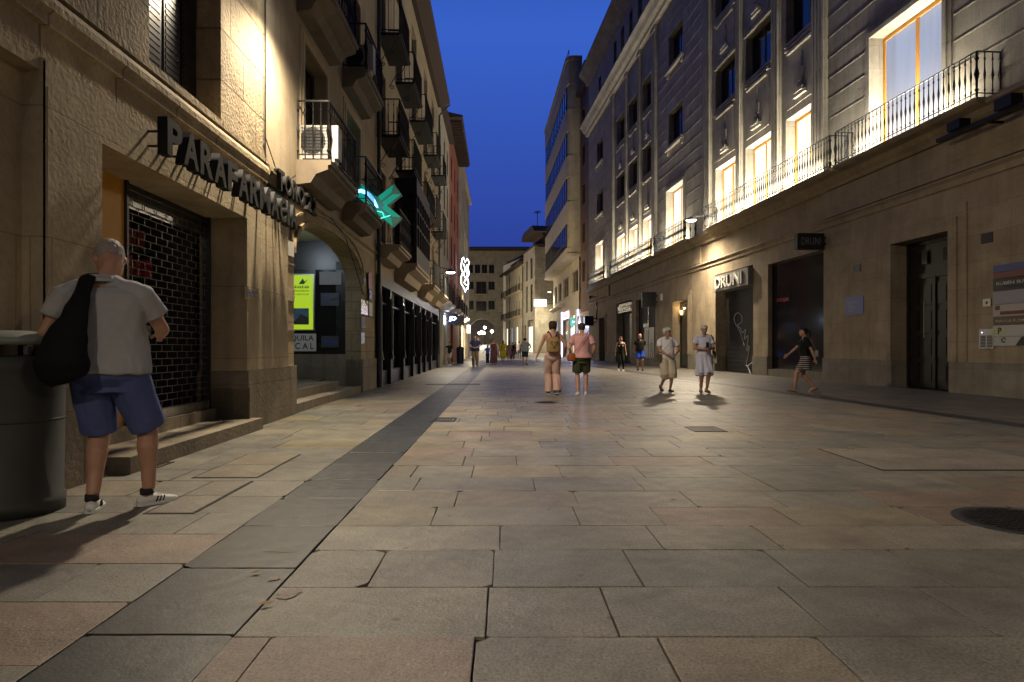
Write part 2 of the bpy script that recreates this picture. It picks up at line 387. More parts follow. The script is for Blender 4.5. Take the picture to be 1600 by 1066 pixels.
PAL = [(.232,.220,.182)]*5 + [(.210,.202,.172)]*5 + [(.250,.218,.168)]*3 + [(.268,.235,.160)]*2 + [(.188,.184,.165)]*4 + [(.248,.190,.152)]*3 + [(.275,.255,.21)]*2
rnd = random.Random(5)
def slab(mb, x00, x10, x01, x11, y0, y1, gap=.003, jit=.0022, chip=.25):
    z = gz((y0+y1)/2) + rnd.uniform(-.0016, .0016)
    z0, z1 = gz(y0)-gz((y0+y1)/2)+z, gz(y1)-gz((y0+y1)/2)+z
    J = lambda: rnd.uniform(-jit, jit)
    cs = [(x00+gap+J(), y0+gap+J(), z0), (x10-gap+J(), y0+gap+J(), z0), (x11-gap+J(), y1-gap+J(), z1), (x01+gap+J(), y1-gap+J(), z1)]
    T = rnd.uniform(-.0012, .0012)
    # outline with a few extra points so that edges are slightly irregular; some corners broken off
    out = []
    for i in range(4):
        a, b = Vector(cs[i]), Vector(cs[(i+1) % 4])
        c = rnd.random()
        pv = Vector(cs[i-1])
        if c < chip and y1 < 16:
            k = rnd.uniform(.012, .05)
            out.append(a + (pv-a).normalized()*k); out.append(a + (b-a).normalized()*k*rnd.uniform(.5, 1.6))
        else: out.append(a)
        if y1 < 12:
            for f in (.25, .5, .75):
                p = a.lerp(b, f); out.append(p + Vector((J()*.5, J()*.5, 0)))
    n = len(out); cen = sum(out, Vector())/n
    ins = [p + (cen-p).normalized()*.0035 for p in out]
    low = [p - Vector((0,0,.012)) for p in out]
    mid = [p - Vector((0,0,.0012)) for p in out]
    mb.add(low + mid + ins, [(i, (i+1) % n, (i+1) % n + n, i+n) for i in range(n)] + [(i+n, (i+1) % n + n, (i+1) % n + 2*n, i+2*n) for i in range(n)] + [tuple(range(2*n, 3*n))])
def zone(mb, xl, xr, ya, yb, dmin, dmax, lmin, lmax, pal, gap=.0035):
    y = ya
    while y < yb:
        d = rnd.uniform(dmin, dmax); s = -rnd.uniform(0, lmax*.8); first = True
        while True:
            L = rnd.uniform(lmin, lmax); a, b = s, s+L
            w0, w1 = xr(y)-xl(y), xr(y+d)-xl(y+d)
            if b > 0 and (b > .12):
                a = 0 if first else max(a, 0); first = False
                last = b > min(w0, w1) - .3
                c = rnd.choice(pal); k = rnd.uniform(.88, 1.10); mb.cur = tuple(q*k for q in c)
                slab(mb, xl(y)+a, xl(y)+(w0 if last else b), xl(y+d)+a, xl(y+d)+(w1 if last else b), y, y+d, gap)
                if last: break
            s = b if b <= .12 else b
            if s > 40: break
        y += d
pv = MB()
zone(pv, SR, BL, -6, 60, .48, .58, .50, 1.02, PAL)
zone(pv, lambda y: XL(y)-.02, SL, -6, 60, .48, .70, .6, 1.2, PAL)
zone(pv, BR, lambda y: XR(y)+.05, -6, 60, .5, .7, .6, 1.1, [(.15,.14,.125),(.17,.155,.13),(.14,.13,.12)])
zone(pv, lambda y: XL(y)-.02, lambda y: 9.0, 60, 155, .8, 1.1, 1.0, 1.8, [(.24,.22,.185),(.21,.195,.17)])
struct(pv.build("street_paving", M['paving']))
sv = MB()
def strip(xl, xr, ya, yb, d):
    y = ya
    while y < yb:
        k = rnd.uniform(.8, 1.25); sv.cur = (.030*k, .034*k, .039*k); dd = d*rnd.uniform(.9, 1.12)
        slab(sv, xl(y), xr(y), xl(y+dd), xr(y+dd), y, y+dd, .004, .005, .3); y += dd
strip(SL, SR, -6, 60, .72); strip(BL, BR, -6, 60, .8)
struct(sv.build("slate_kerb_strip", M['slate']))
# mortar repairs beside the strip
mp = MB(); mp.cur = (.20,.155,.11)
def blotch(px, py, rx, ry, z=.0035, seed=0):
    c = on_ground(px, py); r_ = random.Random(seed); n = 18
    mp.add([(c.x + rx*cos(2*pi*k/n)*r_.uniform(.6,1.15), c.y + ry*sin(2*pi*k/n)*r_.uniform(.6,1.15), z) for k in range(n)], [tuple(range(n))])
blotch(452, 928, .055, .09, seed=1); blotch(428, 905, .03, .04, .0038, 2); mp.cur = (.13,.115,.09); blotch(440, 862, .10, .022, seed=3)
struct(mp.build("paving_repair_mortar", M['paving']))
M['old_trim'] = simple('old_trim', (.17,.135,.095), .85, 0, .4, 4, .4)
# ------------------------------------------------------------------ facade builders (all in a building's own frame)
def facade(mb, u0, u1, z0, z1, ops, depth=.35, y=0.0):
    """wall sheet with openings (u0,u1,z0,z1[,depth]); reveals run inwards"""
    us = sorted({u0, u1} | {v for o in ops for v in o[:2]}); zs = sorted({z0, z1} | {v for o in ops for v in o[2:4]})
    us = [v for v in us if u0 <= v <= u1]; zs = [v for v in zs if z0 <= v <= z1]
    for a, b in zip(us, us[1:]):
        for c, d in zip(zs, zs[1:]):
            mu, mz = (a+b)/2, (c+d)/2
            if any(o[0] < mu < o[1] and o[2] < mz < o[3] for o in ops): continue
            mb.quad((a,y,c), (b,y,c), (b,y,d), (a,y,d))
    for o in ops:
        a, b, c, d = o[:4]; D = y + (o[4] if len(o) > 4 else depth)
        mb.quad((a,y,c), (a,y,d), (a,D,d), (a,D,c)); mb.quad((b,y,c), (b,D,c), (b,D,d), (b,y,d))
        mb.quad((a,y,d), (b,y,d), (b,D,d), (a,D,d))
        if c > z0+1e-4: mb.quad((a,y,c), (a,D,c), (b,D,c), (b,y,c))
def body(mb, u0, u1, y0, y1, z0, z1): mb.box(u0, u1, y0, y1, z0, z1)
def window(par, u0, u1, z0, z1, y, frame='dark_wood', pane='dark_glass', leaves=2, transom=None, t=.06, name='window'):
    m = MB(); d = .06
    m.box(u0, u0+t, y-d, y, z0, z1); m.box(u1-t, u1, y-d, y, z0, z1)
    m.box(u0+t, u1-t, y-d, y, z0, z0+t); m.box(u0+t, u1-t, y-d, y, z1-t, z1)
    for k in range(1, leaves):
        c = u0 + (u1-u0)*k/leaves; m.box(c-t*.6, c+t*.6, y-d+.004, y-.004, z0+t, z1-t)
    if transom: m.box(u0+t, u1-t, y-d+.008, y-.008, transom, transom+t*.8)
    f = m.build(name, M[frame], par)
    MB().box(u0+t*.5, u1-t*.5, y-.03, y-.015, z0+t*.5, z1-t*.5).build('pane', M[pane], f)
    return f
def railing_mesh(u0, u1, z, out, h=1.0, sp=.125, fancy=True, t=.012, inner=0.0):
    m = MB(); top = z+h
    segs = [((u0, -inner), (u0, -out)), ((u0, -out), (u1, -out)), ((u1, -out), (u1, -inner))]
    for (a, b), (c, d) in segs:
        for zz, hh in ((top-.02, .025), (z+.09, .012)):
            if abs(a-c) < 1e-6: m.box(a-.018, a+.018, min(b, d), max(b, d), zz, zz+hh)
            else: m.box(a, c, b-.018, b+.018, zz+.001, zz+hh+.001)
        L = sqrt((a-c)**2+(b-d)**2); n = max(2, int(L/sp))
        for k in range(n+1):
            x, y = a+(c-a)*k/n, b+(d-b)*k/n
            post = k in (0, n)
            r = t*1.5 if post else t*.75
            if fancy:
                P = [(x,y,z), (x,y,z+h*.12), (x,y,z+h*.16), (x,y,z+h*.2), (x,y,z+h*.36), (x,y,z+h*.5), (x,y,z+h*.64), (x,y,z+h*.8), (x,y,z+h*.84), (x,y,z+h*.88), (x,y,top)]
                R = [r, r, r*2, r, r*1.1, r*2.3, r*1.1, r, r*2, r, r]
                m.sweep(P, R, 6, False)
            else: m.sweep([(x,y,z), (x,y,top)], [r, r], 4, False)
    return m
def balcony(par, u0, u1, z, out, slab='trim', th=.16, corbel=.22, fancy=True, sp=.125, h=1.0, scroll=False, fence=True, solid=False):
    m = MB(); e = .05
    m.prismx([(-out-e, z), (-out-e, z-th*.5), (-out, z-th*.55), (-out, z-th), (-out*.62, z-th-corbel*.35), (-out*.45, z-th-corbel), (0.02, z-th-corbel*1.15), (0.02, z)], u0-e, u1+e)
    b = m.build('balcony', M[slab], par)
    if fence: railing_mesh(u0, u1, z, out, h, sp, fancy).build('railing', M['iron'], b, smooth=False)
    if scroll:
        for uu in (u0+.15, u1-.15):
            s_ = MB()
            P = [(uu, -out+.05, z-th), (uu, -out*.7, z-th-.25), (uu, -out*.35, z-th-.42), (uu, -.05, z-th-.7)]
            s_.sweep(P, [.012]*4, 6)
            c = Vector((uu, -out*.55, z-th-.42)); q = [(uu, c.y + .10*cos(t)*(1-t/12), c.z+.10*sin(t)*(1-t/12)) for t in [k*.5 for k in range(20)]]
            s_.sweep(q, [.010]*len(q), 5)
            c = Vector((uu, -.12, z-th-.74)); q = [(uu, c.y + .08*cos(t)*(1-t/12), c.z+.08*sin(t)*(1-t/12)) for t in [k*.5 for k in range(20)]]
            s_.sweep(q, [.010]*len(q), 5)
            s_.build('scroll_bracket', M['iron'], b)
    return b
def building(F, label, cat='building', group=None): return thing('building', label, cat, (F.o.x, F.o.y, 0), F.a, group)
def surround(mb, u0, u1, z0, z1, w=.3, d=.06, steps=2):
    """moulded architrave round an opening, open at the bottom"""
    for k in range(steps):
        ww = w*(1-k/steps); dd = d*(k+1)/steps; ii = 0 if k == steps-1 else w*(1-(k+1)/steps) 
        mb.box(u0-ww, u0-ii, -dd, .01, z0, z1+ii); mb.box(u1+ii, u1+ww, -dd, .01, z0, z1+ii)
        mb.box(u0-ww, u1+ww, -dd, .01, z1+ii, z1+ww)

# ================================================================== LEFT SIDE
# ---- first building: shop with rolling grille
b1 = building(FL, 'ochre ashlar stone building at left edge with rolling grille shop and yellow panel', 'building')
oa, ob = FL.u(150), FL.u(380); OZ = 2.79; u1e = FL.u(415)
wa, wb = FL.u(233), FL.u(345); WZ = 3.84
m = MB(); gu = FL.u(60)
facade(m, -14, u1e, 3.18, 16, [(wa, wb, WZ, 6.7, .38), (1.0, 2.6, WZ, 6.7, .38), (wa, wb, 8.2, 10.6, .3), (1, 2.6, 8.2, 10.6, .3)])
body(m, -14, u1e-.01, .40, 8, 3.4, 15.9)
m.quad((u1e, 0, 3.18), (u1e, .4, 3.18), (u1e, .4, 16), (u1e, 0, 16))
m.build('wall', M['rough_stone'], b1)
m = MB()
facade(m, gu, u1e+.9, .78, 3.18, [(oa, ob, .78, OZ, .62)], y=-.05)
m.box(gu, u1e+.9, -.05, .0, 3.178, 3.20)
facade(m, -14, gu-.03, .78, 3.18, [], y=.10)
m.box(gu-.03, gu-.028, -.05, .10, .0, 3.19); m.box(-14, gu, -.03, .10, 3.10, 3.18)
m.box(gu+.02, oa-.3, -.055, -.045, .9, 3.0)
m.build('ground_floor_cladding', M['smooth_stone'], b1)
m = MB()
m.prismx([(.02, 3.72), (-.03, 3.70), (-.065, 3.64), (-.065, 3.58), (-.04, 3.54), (-.04, 3.46), (.02, 3.44)], -14, u1e)
m.prismx([(.02, WZ), (-.035, WZ-.02), (-.035, WZ-.10), (.02, WZ-.12)], -14, u1e)
m.build('string_course', M['rough_stone'], b1)
m = MB()
m.box(gu-.01, oa, -.07, .1, 0, .78); m.box(ob, u1e+.88, -.07, .6, 0, .775); m.box(-14, gu-.012, .08, .3, 0, .72)
m.box(ob-.0, ob+.04, -.085, .55, 0, .55)
m.build('plinth', M['base_stone'], b1)
st0 = FL.u(163); m = MB(); m.box(st0, ob+.12, -.22, .62, -.02, .15); m.box(oa+.003, ob-.003, .36, .62, .15, .29)
m.build('step', M['base_stone'], b1)
sa = FL.u(192, -.46)
MB().box(oa+.004, sa, .45, .52, .29, OZ).build('yellow_panel', M['yellow_panel'], b1)
g = MB(); Y0 = .46; rz0, rz1 = .40, OZ-.01; rh = .080; cw = .25; nr = int((rz1-rz0)/rh)
for r_ in range(nr+1):
    z = rz0 + r_*rh
    g.sweep([(sa+.03, Y0, z), (ob-.03, Y0, z)], [.0048, .0048], 5)
    if r_ < nr:
        k = 0; off = (r_ % 2)*cw/2
        while sa+.05+off+k*cw < ob-.04:
            x = sa+.05+off+k*cw; g.box(x-.0032, x+.0032, Y0-.004, Y0+.004, z, z+rh); k += 1
gr = g.build('rolling_grille', M['grille'], b1)
gt = MB(); gt.box(sa+.03, ob-.03, Y0+.012, Y0+.02, OZ-.26, OZ)
gt.build('solid_curtain', M['black_paint'], gr)
g = MB(); g.box(sa+.02, ob-.02, Y0-.03, Y0+.03, .295, .395)
for k in range(12): g.box(sa+.2+k*.22, sa+.24+k*.22, Y0-.034, Y0-.029, .33, .36)
g.build('bottom_rail', M['steel'], gr)
g = MB(); g.box(sa, sa+.04, Y0-.04, Y0+.05, .29, OZ); g.box(ob-.045, ob-.002, Y0-.04, Y0+.05, .29, OZ); g.build('guide_rail', M['zinc'], b1)
g = MB(); g.box(oa, ob, 2.4, 2.5, .0, 3.0); g.box(oa-.05, oa, .65, 2.5, 0, 3); g.box(ob, ob+.05, .65, 2.5, 0, 3); g.box(oa, ob, .65, 2.5, .2, .285); g.box(oa, ob, .625, 2.5, OZ+.02, OZ+.1)
g.build('shop_interior', M['dark_inside'], b1)
g = MB(); rr = random.Random(3)
for r_ in range(6):
    g.cur = (.05,.05,.05); g.box(sa+.2, ob-.1, 1.1, 1.5, .5+r_*.36, .52+r_*.36); x = sa+.25
    while x < ob-.3:
        w_ = rr.uniform(.06, .2); h_ = rr.uniform(.12, .3); g.cur = rr.choice([(.40,.04,.05),(.32,.03,.04),(.10,.09,.10),(.42,.06,.05),(.5,.5,.5),(.12,.16,.2),(.25,.05,.05)])
        g.box(x, x+w_, 1.12, 1.4, .52+r_*.36, .52+r_*.36+h_); x += w_+rr.uniform(.01,.12)
def attrmat(name, rough=.6, k=1.0):
    m_, N, L, b = newmat(name); a = N.new("ShaderNodeAttribute"); a.attribute_name = "Col"
    L.new(a.outputs["Color"], b.inputs["Base Color"]); b.inputs["Roughness"].default_value = rough; return m_
M['goods'] = attrmat("goods")
g.build('shelf_goods', M['goods'], b1)
g = MB(); g.box(sa+.22, sa+.36, .98, 1.0, 2.12, 2.36); g.build('lit_display', emit('warm_display', (1,.7,.25), 1.2), b1)
g = MB(); g.box(sa+.06, sa+.20, .975, .985, 1.98, 2.36); g.build('lit_display', emit('cool_display', (.6,.8,1), 1.6), b1)
for (a, b, z0, z1) in ((wa, wb, WZ, 6.7), (1.0, 2.6, WZ, 6.7), (wa, wb, 8.2, 10.6), (1, 2.6, 8.2, 10.6)):
    m = MB(); n_ = 4
    for k in range(n_):
        x0, x1 = a+(b-a)*k/n_, a+(b-a)*(k+1)/n_
        m.box(x0+.006, x1-.006, .30, .33, z0, z1); m.box(x0+.03, x1-.03, .315-.03, .30, z0+.15, z1-.2)
        for j in range(int((z1-z0-.4)/.07)): m.box(x0+.06, x1-.06, .278, .286, z0+.2+j*.07, z0+.245+j*.07)
    m.build('shutter', M['black_paint'], b1)

# ---- second building with arch
b2 = building(FL, 'beige stone building with wide shallow arch, balconies and green cross', 'building')
e2 = FL.u(587); aA, aB = FL.u(459), FL.u(564)
m = MB(); SPZ, RISE = 2.62, .76; bays2 = [(11.75, 13.3), (15.0, 16.5)]
wz2 = [(4.2, 6.35), (7.12, 9.3), (10.1, 12.1)]
ops2 = [(a, b, z0, z1, .3) for a, b in bays2 for z0, z1 in wz2]
mL = MB(); facade(mL, u1e+.9, e2, 0, 3.5, [(aA, aB, 0, 3.5, .38)])
NA = 26; ca, ra = (aA+aB)/2, (aB-aA)/2
arc = [(ca - ra*cos(pi*k/NA), SPZ + RISE*max(0.0, sin(pi*k/NA))**.8) for k in range(NA+1)]
for (x0, q0), (x1, q1) in zip(arc, arc[1:]):
    mL.quad((x0,0,q0), (x1,0,q1), (x1,0,3.5), (x0,0,3.5)); mL.quad((x0,0,q0), (x0,.38,q0), (x1,.38,q1), (x1,0,q1))
    mL.quad((x0,.38,q0), (x0,.38,3.5), (x1,.38,3.5), (x1,.38,q1))
mL.build('ground_floor_wall', M['cut_stone'], b2)
facade(m, u1e, e2, 3.5, 16.5, ops2)
body(m, u1e, e2, .42, 8, 3.75, 16.4); m.build('wall', M['plaster'], b2)
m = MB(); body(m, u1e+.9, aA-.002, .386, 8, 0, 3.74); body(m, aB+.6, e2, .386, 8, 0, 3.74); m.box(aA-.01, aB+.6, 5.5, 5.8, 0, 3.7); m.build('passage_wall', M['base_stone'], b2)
m = MB(); m.box(aA-.4, aB+.6, .39, 5.5, 3.70, 3.74); m.build('passage_ceiling', M['white_paint'], b2)
m = MB()      # archivolt mouldings round the arch and beads on the piers
for (ex, d, w_) in ((.02, .045, .09), (.22, .03, .04)):
    P = [(x + (x-ca)/ra*ex*1.0, q + ex) for x, q in arc]
    for (x0, q0), (x1, q1) in zip(P, P[1:]):
        m.add([(x0,-d,q0),(x1,-d,q1),(x1,-d,q1+w_),(x0,-d,q0+w_),(x0,.01,q0),(x1,.01,q1),(x1,.01,q1+w_),(x0,.01,q0+w_)], [(0,1,2,3),(0,4,5,1),(2,6,7,3)])
m.prismx([(.0, 3.75), (-.06, 3.73), (-.06, 3.66), (.0, 3.62)], u1e, e2)
m.build('archivolt', M['cut_stone'], b2)
m = MB(); m.box(u1e+.9, aA+.0, -.05, .37, 0, .80); m.box(aB-.0, e2-.06, -.05, .37, 0, .80); m.box(aA, aA+.02, -.04, .37, 0, .798); m.build('plinth', M['base_stone'], b2)
m = MB()
for (a, b) in ((u1e+1.0, aA-.02), (aB+.03, e2-.1)):
    for z in (1.35, 1.9, 2.42): m.box(a, b, -.022, .004, z, z+.03)
for z in (1.0, 1.4, 1.8, 2.2, 2.55): m.box(aB-.012, aB-.0, .01, .375, z, z+.025)
m.build('pier_joint', M['base_stone'], b2)
m = MB(); m.box(aA+.05, aB-.12, -.02, .9, -.02, .155); m.box(aA+.05, aB-1.0, .3, .9, .155, .32); m.box(aA+.01, aB+.6, .9, 5.5, -.02, .318); m.build('step', M['base_stone'], b2)
# cross wall with the office front, facing the camera
cw0 = aB + .04
m = MB(); m.box(cw0, cw0+.4, .386, 5.5, .1, .93); m.build('stub_wall', M['base_stone'], b2)
of = MB(); of.box(cw0+.05, cw0+.3, .386, 5.5, .93, 3.70)
of.box(cw0, cw0+.049, .386, .62, .93, 3.2); of.box(cw0, cw0+.049, .386, 5.4, 3.0, 3.7); of.box(cw0, cw0+.049, 1.12, 1.32, .93, 3.0); of.box(cw0+.01, cw0+.049, .62, 1.12, .93, 1.2)
so = of.build('office_front', M['black_paint'], b2)
g = MB(); g.box(cw0+.042, cw0+.0495, .621, 1.119, 1.2, 3.0); g.build('pane', M['dark_glass'], so)
for a, b in bays2:
    for z0, z1 in wz2: window(b2, a, b, z0, z1, .28, 'dark_wood', 'dark_glass', 2, z0+1.5)
for a, b in bays2:
    for z0, z1 in wz2: m = MB(); surround(m, a, b, z0, z1, .2, .04, 2); m.build('window_surround', M['trim'], b2)
U1, _ = FL.hit(512, 155, .52); 
for (a, b) in ((11.42, 13.55), (14.75, 16.75)):
    for z in (4.22, 7.1, 10.05): balcony(b2, a, b, z, .52 if a < 12 else .5, th=.16, corbel=.22, slab='old_trim', sp=.13)
m = MB(); m.sweep([(e2, -.09, .0), (e2, -.09, 15.5)], [.055, .055], 10); m.sweep([(e2, -.09, 0), (e2, -.09, 2.4)], [.085, .085], 10)
for z in (2.5, 5, 8, 11): m.sweep([(e2, -.09, z), (e2, -.09, z+.06)], [.075, .075], 10)
m.build('downpipe', M['zinc'], b2)
# ---- third building: black timber shopfront, gallery window
b3 = building(FL, 'rendered building with black shopfront, glazed gallery window and scroll bracket balconies', 'building')
e3 = FL.u(684)
m = MB(); SH = 3.12
cols = [e2+.12, 20.7, 23.5, 26.2, 28.6, 30.6, 33.2, e3-1.0]
opsW = []
bays3 = [(19.1, 20.4), (22.6, 24.0), (26.6, 28.2), (31.0, 32.5), (34.6, 36.1)]
for i, (a, b) in enumerate(bays3):
    for z0, z1 in ((4.15, 6.2), (7.15, 9.1), (9.95, 11.7), (12.6, 13.8)): opsW.append((a, b, z0, z1, .25))
facade(m, e2+.001, e3, SH, 14.6, opsW); body(m, e2+.002, e3, .37, 8, 4.0, 14.5); m.box(e2+.002, e3, 2.8, 8, 0, 4.0); m.box(e3-1.0, e3, 0, 3, 0, SH)
m.box(e2+.004, e2+.1, .0, 3, 0, 4.0); m.build('wall', M['plaster'], b3)
m = MB()
for i, c in enumerate(cols):
    m.box(c-.13, c+.13, -.10, .10, 0, SH-.3); m.box(c-.17, c+.17, -.14, .12, 0, .75); m.box(c-.15, c+.15, -.12, .12, SH-.5, SH-.3)
    m.sweep([(c, -.13, .75), (c, -.13, .95), (c, -.12, 1.0), (c, -.12, SH-.55)], [.09, .05, .05, .04], 8)
m.box(e2+.1, e3-.85, -.13, .12, SH-.3, SH+.02); m.box(e2+.1, e3-.85, -.04, .10, .0, .42)
for a, b in zip(cols, cols[1:]): m.box(a+.1, b-.1, .0, .06, SH-.75, SH-.70); m.box((a+b)/2-.02, (a+b)/2+.02, .02, .06, .4, SH-.3)
sf = m.build('shopfront', M['black_paint'], b3)
for a, b in zip(cols, cols[1:]): MB().box(a+.05, b-.05, .035, .045, .40, SH-.3).build('shop_window', M['shop_glass'], sf)
m = MB(); m.box(e2+.1, e3-.9, .12, 2.7, .35, .40); m.box(e2+.1, e3-.9, .12, 2.7, 3.2, 3.25); m.box(e2+.12, e3-.9, 2.6, 2.7, .4, 3.2)
m.build('shop_interior', M['cream'], b3)
m = MB(); rr = random.Random(9)
for k in range(16):
    x = e2+.8+k*1.15; 
    if rr.random() < .6: m.box(x, x+rr.uniform(.25,.6), 1.9+rr.uniform(-.6,.5), 2.3, .4, rr.uniform(.9, 1.5))
m.build('display_stand', M['goods'] if False else M['dark_wood'], b3)
m = MB()
for (x, y, z, w_, h_) in ((19.6, 2.3, 2.15, .5, .4), (19.5, 2.3, .9, .5, 1.0), (24.5, 2.3, .8, 1.0, 1.1), (25.6, 1.4, 1.4, .3, .5), (29.4, 2.3, 1.2, .8, .9), (31.8, 2.3, 2.0, .7, .5), (33.5, 2.3, .8, 1, 1.1)): m.box(x, x+w_, y, y+.03, z, z+h_)
m.build('lit_shelf', M['shop_glow'], b3)
for i, (a, b) in enumerate(bays3):
    for z0, z1 in ((4.15, 6.2), (7.15, 9.1), (9.95, 11.7), (12.6, 13.8)):
        if i in (1, 2) and z0 == 4.15: continue
        window(b3, a, b, z0, z1, .22, 'dark_wood', 'dark_glass', 2, z0+1.3 if z1-z0 > 1.5 else None)
m = MB(); m.prismx([(.1, 14.6), (-.2, 14.55), (-.65, 14.78), (-.68, 14.9), (.1, 14.95)], e2-.2, e3+.1); m.box(e2, e3+.1, .1, 8, 14.6, 14.9)
m.build('eaves', M['roof'], b3)
m = MB(); m.sweep([(e3+.15, -.68, 14.75), (e3+.15, -.4, 14.5), (e3+.05, -.08, 14.1), (e3+.05, -.08, 0)], [.05]*4, 8); m.build('downpipe', M['zinc'], b3)
for (a, b, z) in ((18.95, 21.2, 3.95), (18.95, 20.9, 7.0), (19.0, 21.0, 9.85), (26.6, 29.6, 6.55)):
    balcony(b3, a, b, z, .62, slab='trim' if z < 5 else 'iron', th=.14 if z < 5 else .07, corbel=.24 if z < 5 else .01, scroll=z > 5, fancy=z < 8, sp=.13)
for (a, b, z) in ((22.4, 24.6, 9.8), (26.0, 28.8, 9.75), (30.8, 32.8, 9.8), (22.5, 24.6, 6.95), (30.6, 32.8, 6.95), (34.3, 36.4, 6.95), (34.4, 36.4, 9.8)):
    balcony(b3, a, b, z, .6, slab='iron', th=.07, corbel=.01, scroll=True, fancy=False, sp=.13)
for (a, b, z) in ((22.3, 26.3, 3.85), (28.6, 31.2, 3.75), (33.6, 36.4, 3.75)): balcony(b3, a, b, z, .68, th=.2, corbel=.36, fancy=False, sp=.12, fence=a > 27)
# glazed gallery
ga, gb, gz0, gz1, go = 22.2, 26.4, 3.86, 6.62, .72
m = MB(); m.box(ga, gb, -go, 0, gz0, gz0+.55); m.box(ga, gb, -go, 0, gz1-.5, gz1)
for x in [ga + (gb-ga)*k/6 for k in range(7)]: m.box(x-.04, x+.04, -go-.01, -go+.07, gz0+.55, gz1-.5)
for y in (-go*.5, -.05):
    for x in (ga, gb): m.box(x-.03, x+.05, y-.035, y+.035, gz0+.55, gz1-.5)
for z in (gz0+1.2, gz0+1.75): m.box(ga+.04, gb-.04, -go+.0, -go+.05, z, z+.05); m.box(ga, ga+.05, -go+.05, 0, z, z+.05)
gl = m.build('gallery_window', M['iron'], b3)
m = MB(); m.box(ga+.02, ga+.03, -go+.06, -.02, gz0+.55, gz1-.5); m.box(ga+.05, gb-.05, -go+.03, -go+.04, gz0+.55, gz1-.5); m.box(gb-.03, gb-.02, -go+.06, -.02, gz0+.55, gz1-.5)
m.build('pane', M['dark_glass'], gl)
# ---- fourth, fifth, sixth
e4, e5, e6 = FL.u(700), FL.u(717), 80.0
b4 = building(FL, 'pale rendered building with two arched shutters behind the black shopfront building', 'building')
m = MB(); ops = [(a, a+1.1, z0, z1, .2) for a in (39.2, 42.4, 45) for z0, z1 in ((3.8,5.9),(6.9,8.9),(9.8,11.7),(12.6,14.2))]
facade(m, e3+.001, e4+1.2, 0, 15.2, ops+[(39.0, 41.2, 0, 3.3, .25), (42.6, 44.8, 0, 3.3, .25)]); body(m, e3+.002, e4+1.2, .3, 8, 0, 15.1); m.build('wall', M['pale_plaster'], b4)
for (a, b, c, d, _) in ops: window(b4, a, b, c, d, .18, 'dark_wood')
for a in (39.0, 42.6):
    m = MB()
    for k in range(30): m.box(a, a+2.2, .14+(k % 2)*.012, .2, k*.085, k*.085+.083)
    m.build('roller_shutter', M['zinc'], b4)
    MB().box(a+.1, a+2.1, .1, .14, 2.62, 3.2).build('fanlight_sign', M['cold_glow'] if a > 40 else M['lit_blue_pane'], b4)
for a in (38.6, 42.0): balcony(b4, a, a+2.0, 3.75, .6, slab='white_paint', th=.12, corbel=.2, fancy=False, sp=.14)
m = MB(); m.box(e3, e4+1.3, -.35, 8, 15.2, 15.4); m.build('eaves', M['roof'], b4)
b5 = building(FL, 'narrow red rendered building with deep bracketed eaves', 'building')
m = MB(); ops = [(a, a+1.3, z0, z1, .2) for a in (49, 52.5, 56) for z0, z1 in ((3.9,6),(7.1,9.2),(10.2,12.2),(13.2,15))]
a5 = e4+1.2; facade(m, a5+.001, e5, 0, 16.6, ops+[(49, 51, 0, 3, .2)]); body(m, a5+.002, e5, .3, 8, 0, 16.5); m.build('wall', M['red_plaster'], b5)
for (a, b, c, d, _) in ops: window(b5, a, b, c, d, .18, 'dark_wood')
window(b5, 49, 51, 0.01, 3, .15, 'black_paint', 'dark_glass')
m = MB(); m.box(a5-.5, e5+.3, -.95, 8, 16.9, 17.05); m.prismx([(-.95, 17.05), (8, 19), (8, 17.0)], a5-.5, e5+.3)
for k in range(20): x = a5+.1+k*(e5-a5-.3)/19; m.box(x, x+.14, -.85, .0, 16.7, 16.9)
m.build('eaves', M['roof'], b5)
for a in (48.5, 52, 55.5): balcony(b5, a, a+2.2, 3.85, .6, slab='white_paint', th=.12, corbel=.2, fancy=False, sp=.15)
b6 = building(FL, 'tall pale building closing the left row, carrying the neon decoration', 'building')
m = MB(); ops = [(a, a+1.5, z0, z1, .22) for a in (60, 64.5, 69, 73.5) for z0, z1 in ((3.9,6.2),(7.3,9.6),(10.7,13),(14,16.2))]
facade(m, e5+.001, e6, -.5, 17.8, ops+[(a, a+2.6, -.4, 3.1, .3) for a in (59.5, 63.6, 68, 73)]); body(m, e5+.002, e6, .32, 9, -.5, 17.7); m.build('wall', M['pale_plaster'], b6)
for (a, b, c, d, _) in ops: window(b6, a, b, c, d, .2, 'dark_wood')
for i, a in enumerate((59.5, 63.6, 68, 73)): window(b6, a, a+2.6, .3, 3.1, .2, 'black_paint', 'lit_pane' if i == 2 else 'dark_glass')
for a in (59.6, 64.2): balcony(b6, a, a+2.4, 3.85, .6, slab='white_paint', th=.12, corbel=.2, fancy=False, sp=.16)
m = MB(); m.box(e5, e6, -.3, 9, 17.8, 18.0); m.build('cornice', M['trim'], b6)

